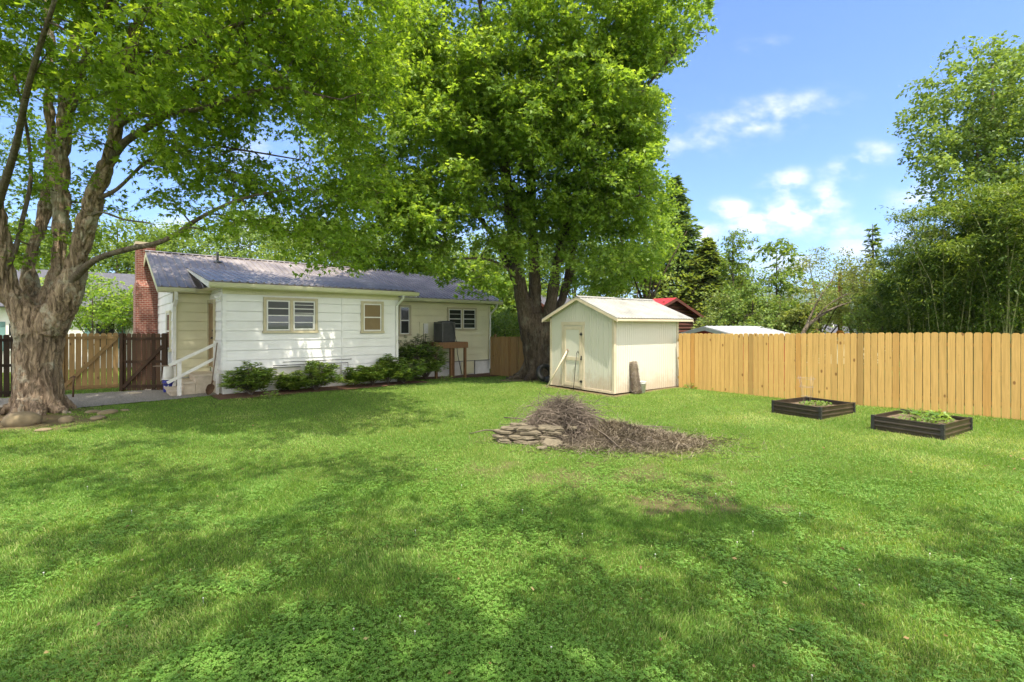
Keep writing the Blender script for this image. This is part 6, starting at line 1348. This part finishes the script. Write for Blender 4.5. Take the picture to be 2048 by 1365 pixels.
hut('metal_garage', 'low red metal garage with pale grey roof just beyond the new fence', Vector((pk2.x, pk2.y, 0)), Vector((.93, .36, 0)), 3.4, 4.0, 1.62, pk2.z + .02, 'redwall', 'greyroof', over=.12, ribs=.3, cat='garage', gable_m='greyroof')
pk3 = P(1018, 616, 34)
hut('brown_cabin', 'brown-roofed cabin glimpsed between the house corner and the maple', Vector((pk3.x + 1.6, pk3.y, 0)), Vector((.5, .86, 0)), 6, 6.0, 2.2, 4.3, 'log', 'shingle', zg=-.3, cat='cabin')
nh = hut('neighbour_house', 'white neighbouring house with teal window shutters behind the left fence', Vector((-27.5, 23.5, 0)), Vector((.80, .60, 0)), 13, 8, 3.1, 5.0, 'white', 'shingle', zg=-.2, cat='house')
T, q = nh
d_, s_ = Vector((.8, .6, 0)), Vector((-.6, .8, 0))
for a in (3.2, 6.2, 8.6, 10.6):
    o_ = q(a, -4, 0); mb = MB(); nrm = -s_
    for x_, z_, hx, hz_ in ((0, 2.25, .42, .05), (0, 1.0, .42, .05), (-.4, 1.62, .05, .62), (.4, 1.62, .05, .62), (0, 1.62, .36, .03)): mb.box(o_ + d_ * x_ + UP * z_ + nrm * .05, d_, s_, UP, hx, .03, hz_)
    w_ = mb.build('window', MT['white'], T); mb = MB(); mb.box(o_ + UP * 1.62 + nrm * .03, d_, s_, UP, .36, .015, .6); mb.build('pane', MT['glass'], w_)
    mb = MB(); mb.box(o_ + d_ * -.62 + UP * 1.62 + nrm * .03, d_, s_, UP, .15, .02, .66); mb.box(o_ + d_ * .62 + UP * 1.62 + nrm * .03, d_, s_, UP, .15, .02, .66); mb.build('shutter', MT['teal'], w_)
def hip(label, px, py, Y, w, dp, zr, ze):
    c = P(px, py, Y); T = thing('hip_roofed_house', label, 'house', (c.x, Y, -1.2), 'grey roofed houses far beyond the fence'); mb = MB(); x, y = c.x, Y
    e = [Vector((x - w, y - dp, ze)), Vector((x + w, y - dp, ze)), Vector((x + w, y + dp, ze)), Vector((x - w, y + dp, ze))]; r = [Vector((x - w * .15, y, zr)), Vector((x + w * .15, y, zr))]
    mb.add(e + r, [(0, 1, 5, 4), (1, 2, 5), (2, 3, 4, 5), (3, 0, 4), (3, 2, 1, 0)]); mb.build('roof', MT['shingle'], T)
    mb = MB(); mb.box((x, y, (ze - 1.4) / 2), (1, 0, 0), (0, 1, 0), UP, w - .4, dp - .4, (ze + 1.35) / 2); mb.build('wall', MT['cream'], T)
    mb = MB(); mb.tube([Vector((x + w * .1, y - dp * .4, zr - 1)), Vector((x + w * .1, y - dp * .4, zr + .1))], .08, 8); mb.build('vent_pipe', MT['white'], T)
    mb = MB(); mb.box((x - w * .4, y - dp + .38, .4), (1, 0, 0), (0, 1, 0), UP, .6, .03, .6); mb.build('window', MT['glass'], T)
hip('grey hip-roofed house beyond the leaning tree and brown poles', 1638, 645, 42, 3.4, 3.2, 2.45, 1.25)
hip('grey roofed house glimpsed left of the bamboo', 1790, 650, 46, 3.0, 3.0, 2.45, 1.3)
for i, (px, y0, Y, m_, r, lb) in enumerate(((1633, 470, 34, 'pole', .13, 'brown utility pole left of the other brown pole'), (1680, 545, 31, 'pole', .14, 'thicker brown utility pole with an orange guard near its foot'), (1704, 590, 30, 'greenpole', .16, 'pale green pole right of the brown utility poles'))):
    a = P(px, y0 if i else 600, Y); T = thing('utility_pole', lb, 'pole', (a.x, Y, -1.2)); mb = MB(); mb.tube([Vector((a.x, Y, -1.2)), Vector((a.x, Y, a.z))], [r, r * .75], 10); mb.build('shaft', MT[m_], T)
    mb = MB()
    if i == 1: mb.lathe(Vector((a.x, Y, EYE - .5)), [(r * 1.6, -.22), (r * 2.4, -.15), (r * 1.2, .18), (r, .2)], 10); mb.build('orange_guard', paint('orange_guard_paint', (.75, .25, .02), .6, .05), T)
    else: mb.box(Vector((a.x, Y, a.z - .3)), (1, 0, 0), (0, 1, 0), UP, .7 if i == 0 else .3, .05, .05); mb.build('crossarm', MT[m_], T)
# overhead wires
mb = MB()
for dz in (0, .25): a, b_ = P(1560, 660, 33), P(2300, 600, 34); a.z = 3.6 + dz; b_.z = 4.6 + dz; mb.tube([a.lerp(b_, t) - UP * (.8 * 4 * t * (1 - t)) for t in np.linspace(0, 1, 14)], .012, 4, cap=False)
o = mb.build('overhead_wire', MT['black']); o['label'] = 'pair of thin overhead wires strung past the utility poles'; o['category'] = 'wire'
# leaning bare trunk right of the garage
p = P(1602, 668, 22.5); T = thing('leaning_tree', 'bare-stemmed tree leaning right beside the pale garage roof', 'tree', (p.x, p.y, gz(p.x, p.y)))
A = [pl([(1592, 740, 22.5, .12), (1606, 668, 22.5, .10), (1630, 640, 22.5, .075), (1665, 618, 22.6, .05), (1700, 605, 22.7, .03)], 4), pl([(1604, 675, 22.5, .08), (1622, 630, 22.5, .05), (1640, 595, 22.5, .035), (1665, 560, 22.4, .02)], 4), pl([(1630, 640, 22.5, .05), (1655, 612, 22.4, .035), (1690, 590, 22.3, .02)], 4)]
mb = MB()
for q_ in A: mb.tube([r[:3] for r in q_], [r[3] for r in q_], 8)
mb.build('trunk', MT['bark3'], T); cxx = P(1665, 575, 22.5)
grow(T, A, [(cxx.x, 22.5, cxx.z, 1.6, 1.1, .9)], 40, 36, .42, .10, MT['olive'], MT['bark3'], np.random.default_rng(90), tpl=narrow(.2), patch=0, twigs=4)

# ------------------------------------------------------------------ air
HAZE = True
if HAZE:
    m, n, l, b, o_ = M_('thin_haze'); n.remove(b); v = n.new('ShaderNodeVolumePrincipled'); v.inputs['Color'].default_value = (.55, .74, 1, 1); v.inputs['Density'].default_value = .00010; v.inputs['Anisotropy'].default_value = .2
    l.new(v.outputs[0], o_.inputs['Volume']); mb = MB(); mb.box((1500, 2500, 340), (1, 0, 0), (0, 1, 0), UP, 9500, 7000, 346); hz_o = mb.build('haze', m); hz_o['kind'] = 'stuff'; hz_o['label'] = 'thin blue haze in front of the far mountain'
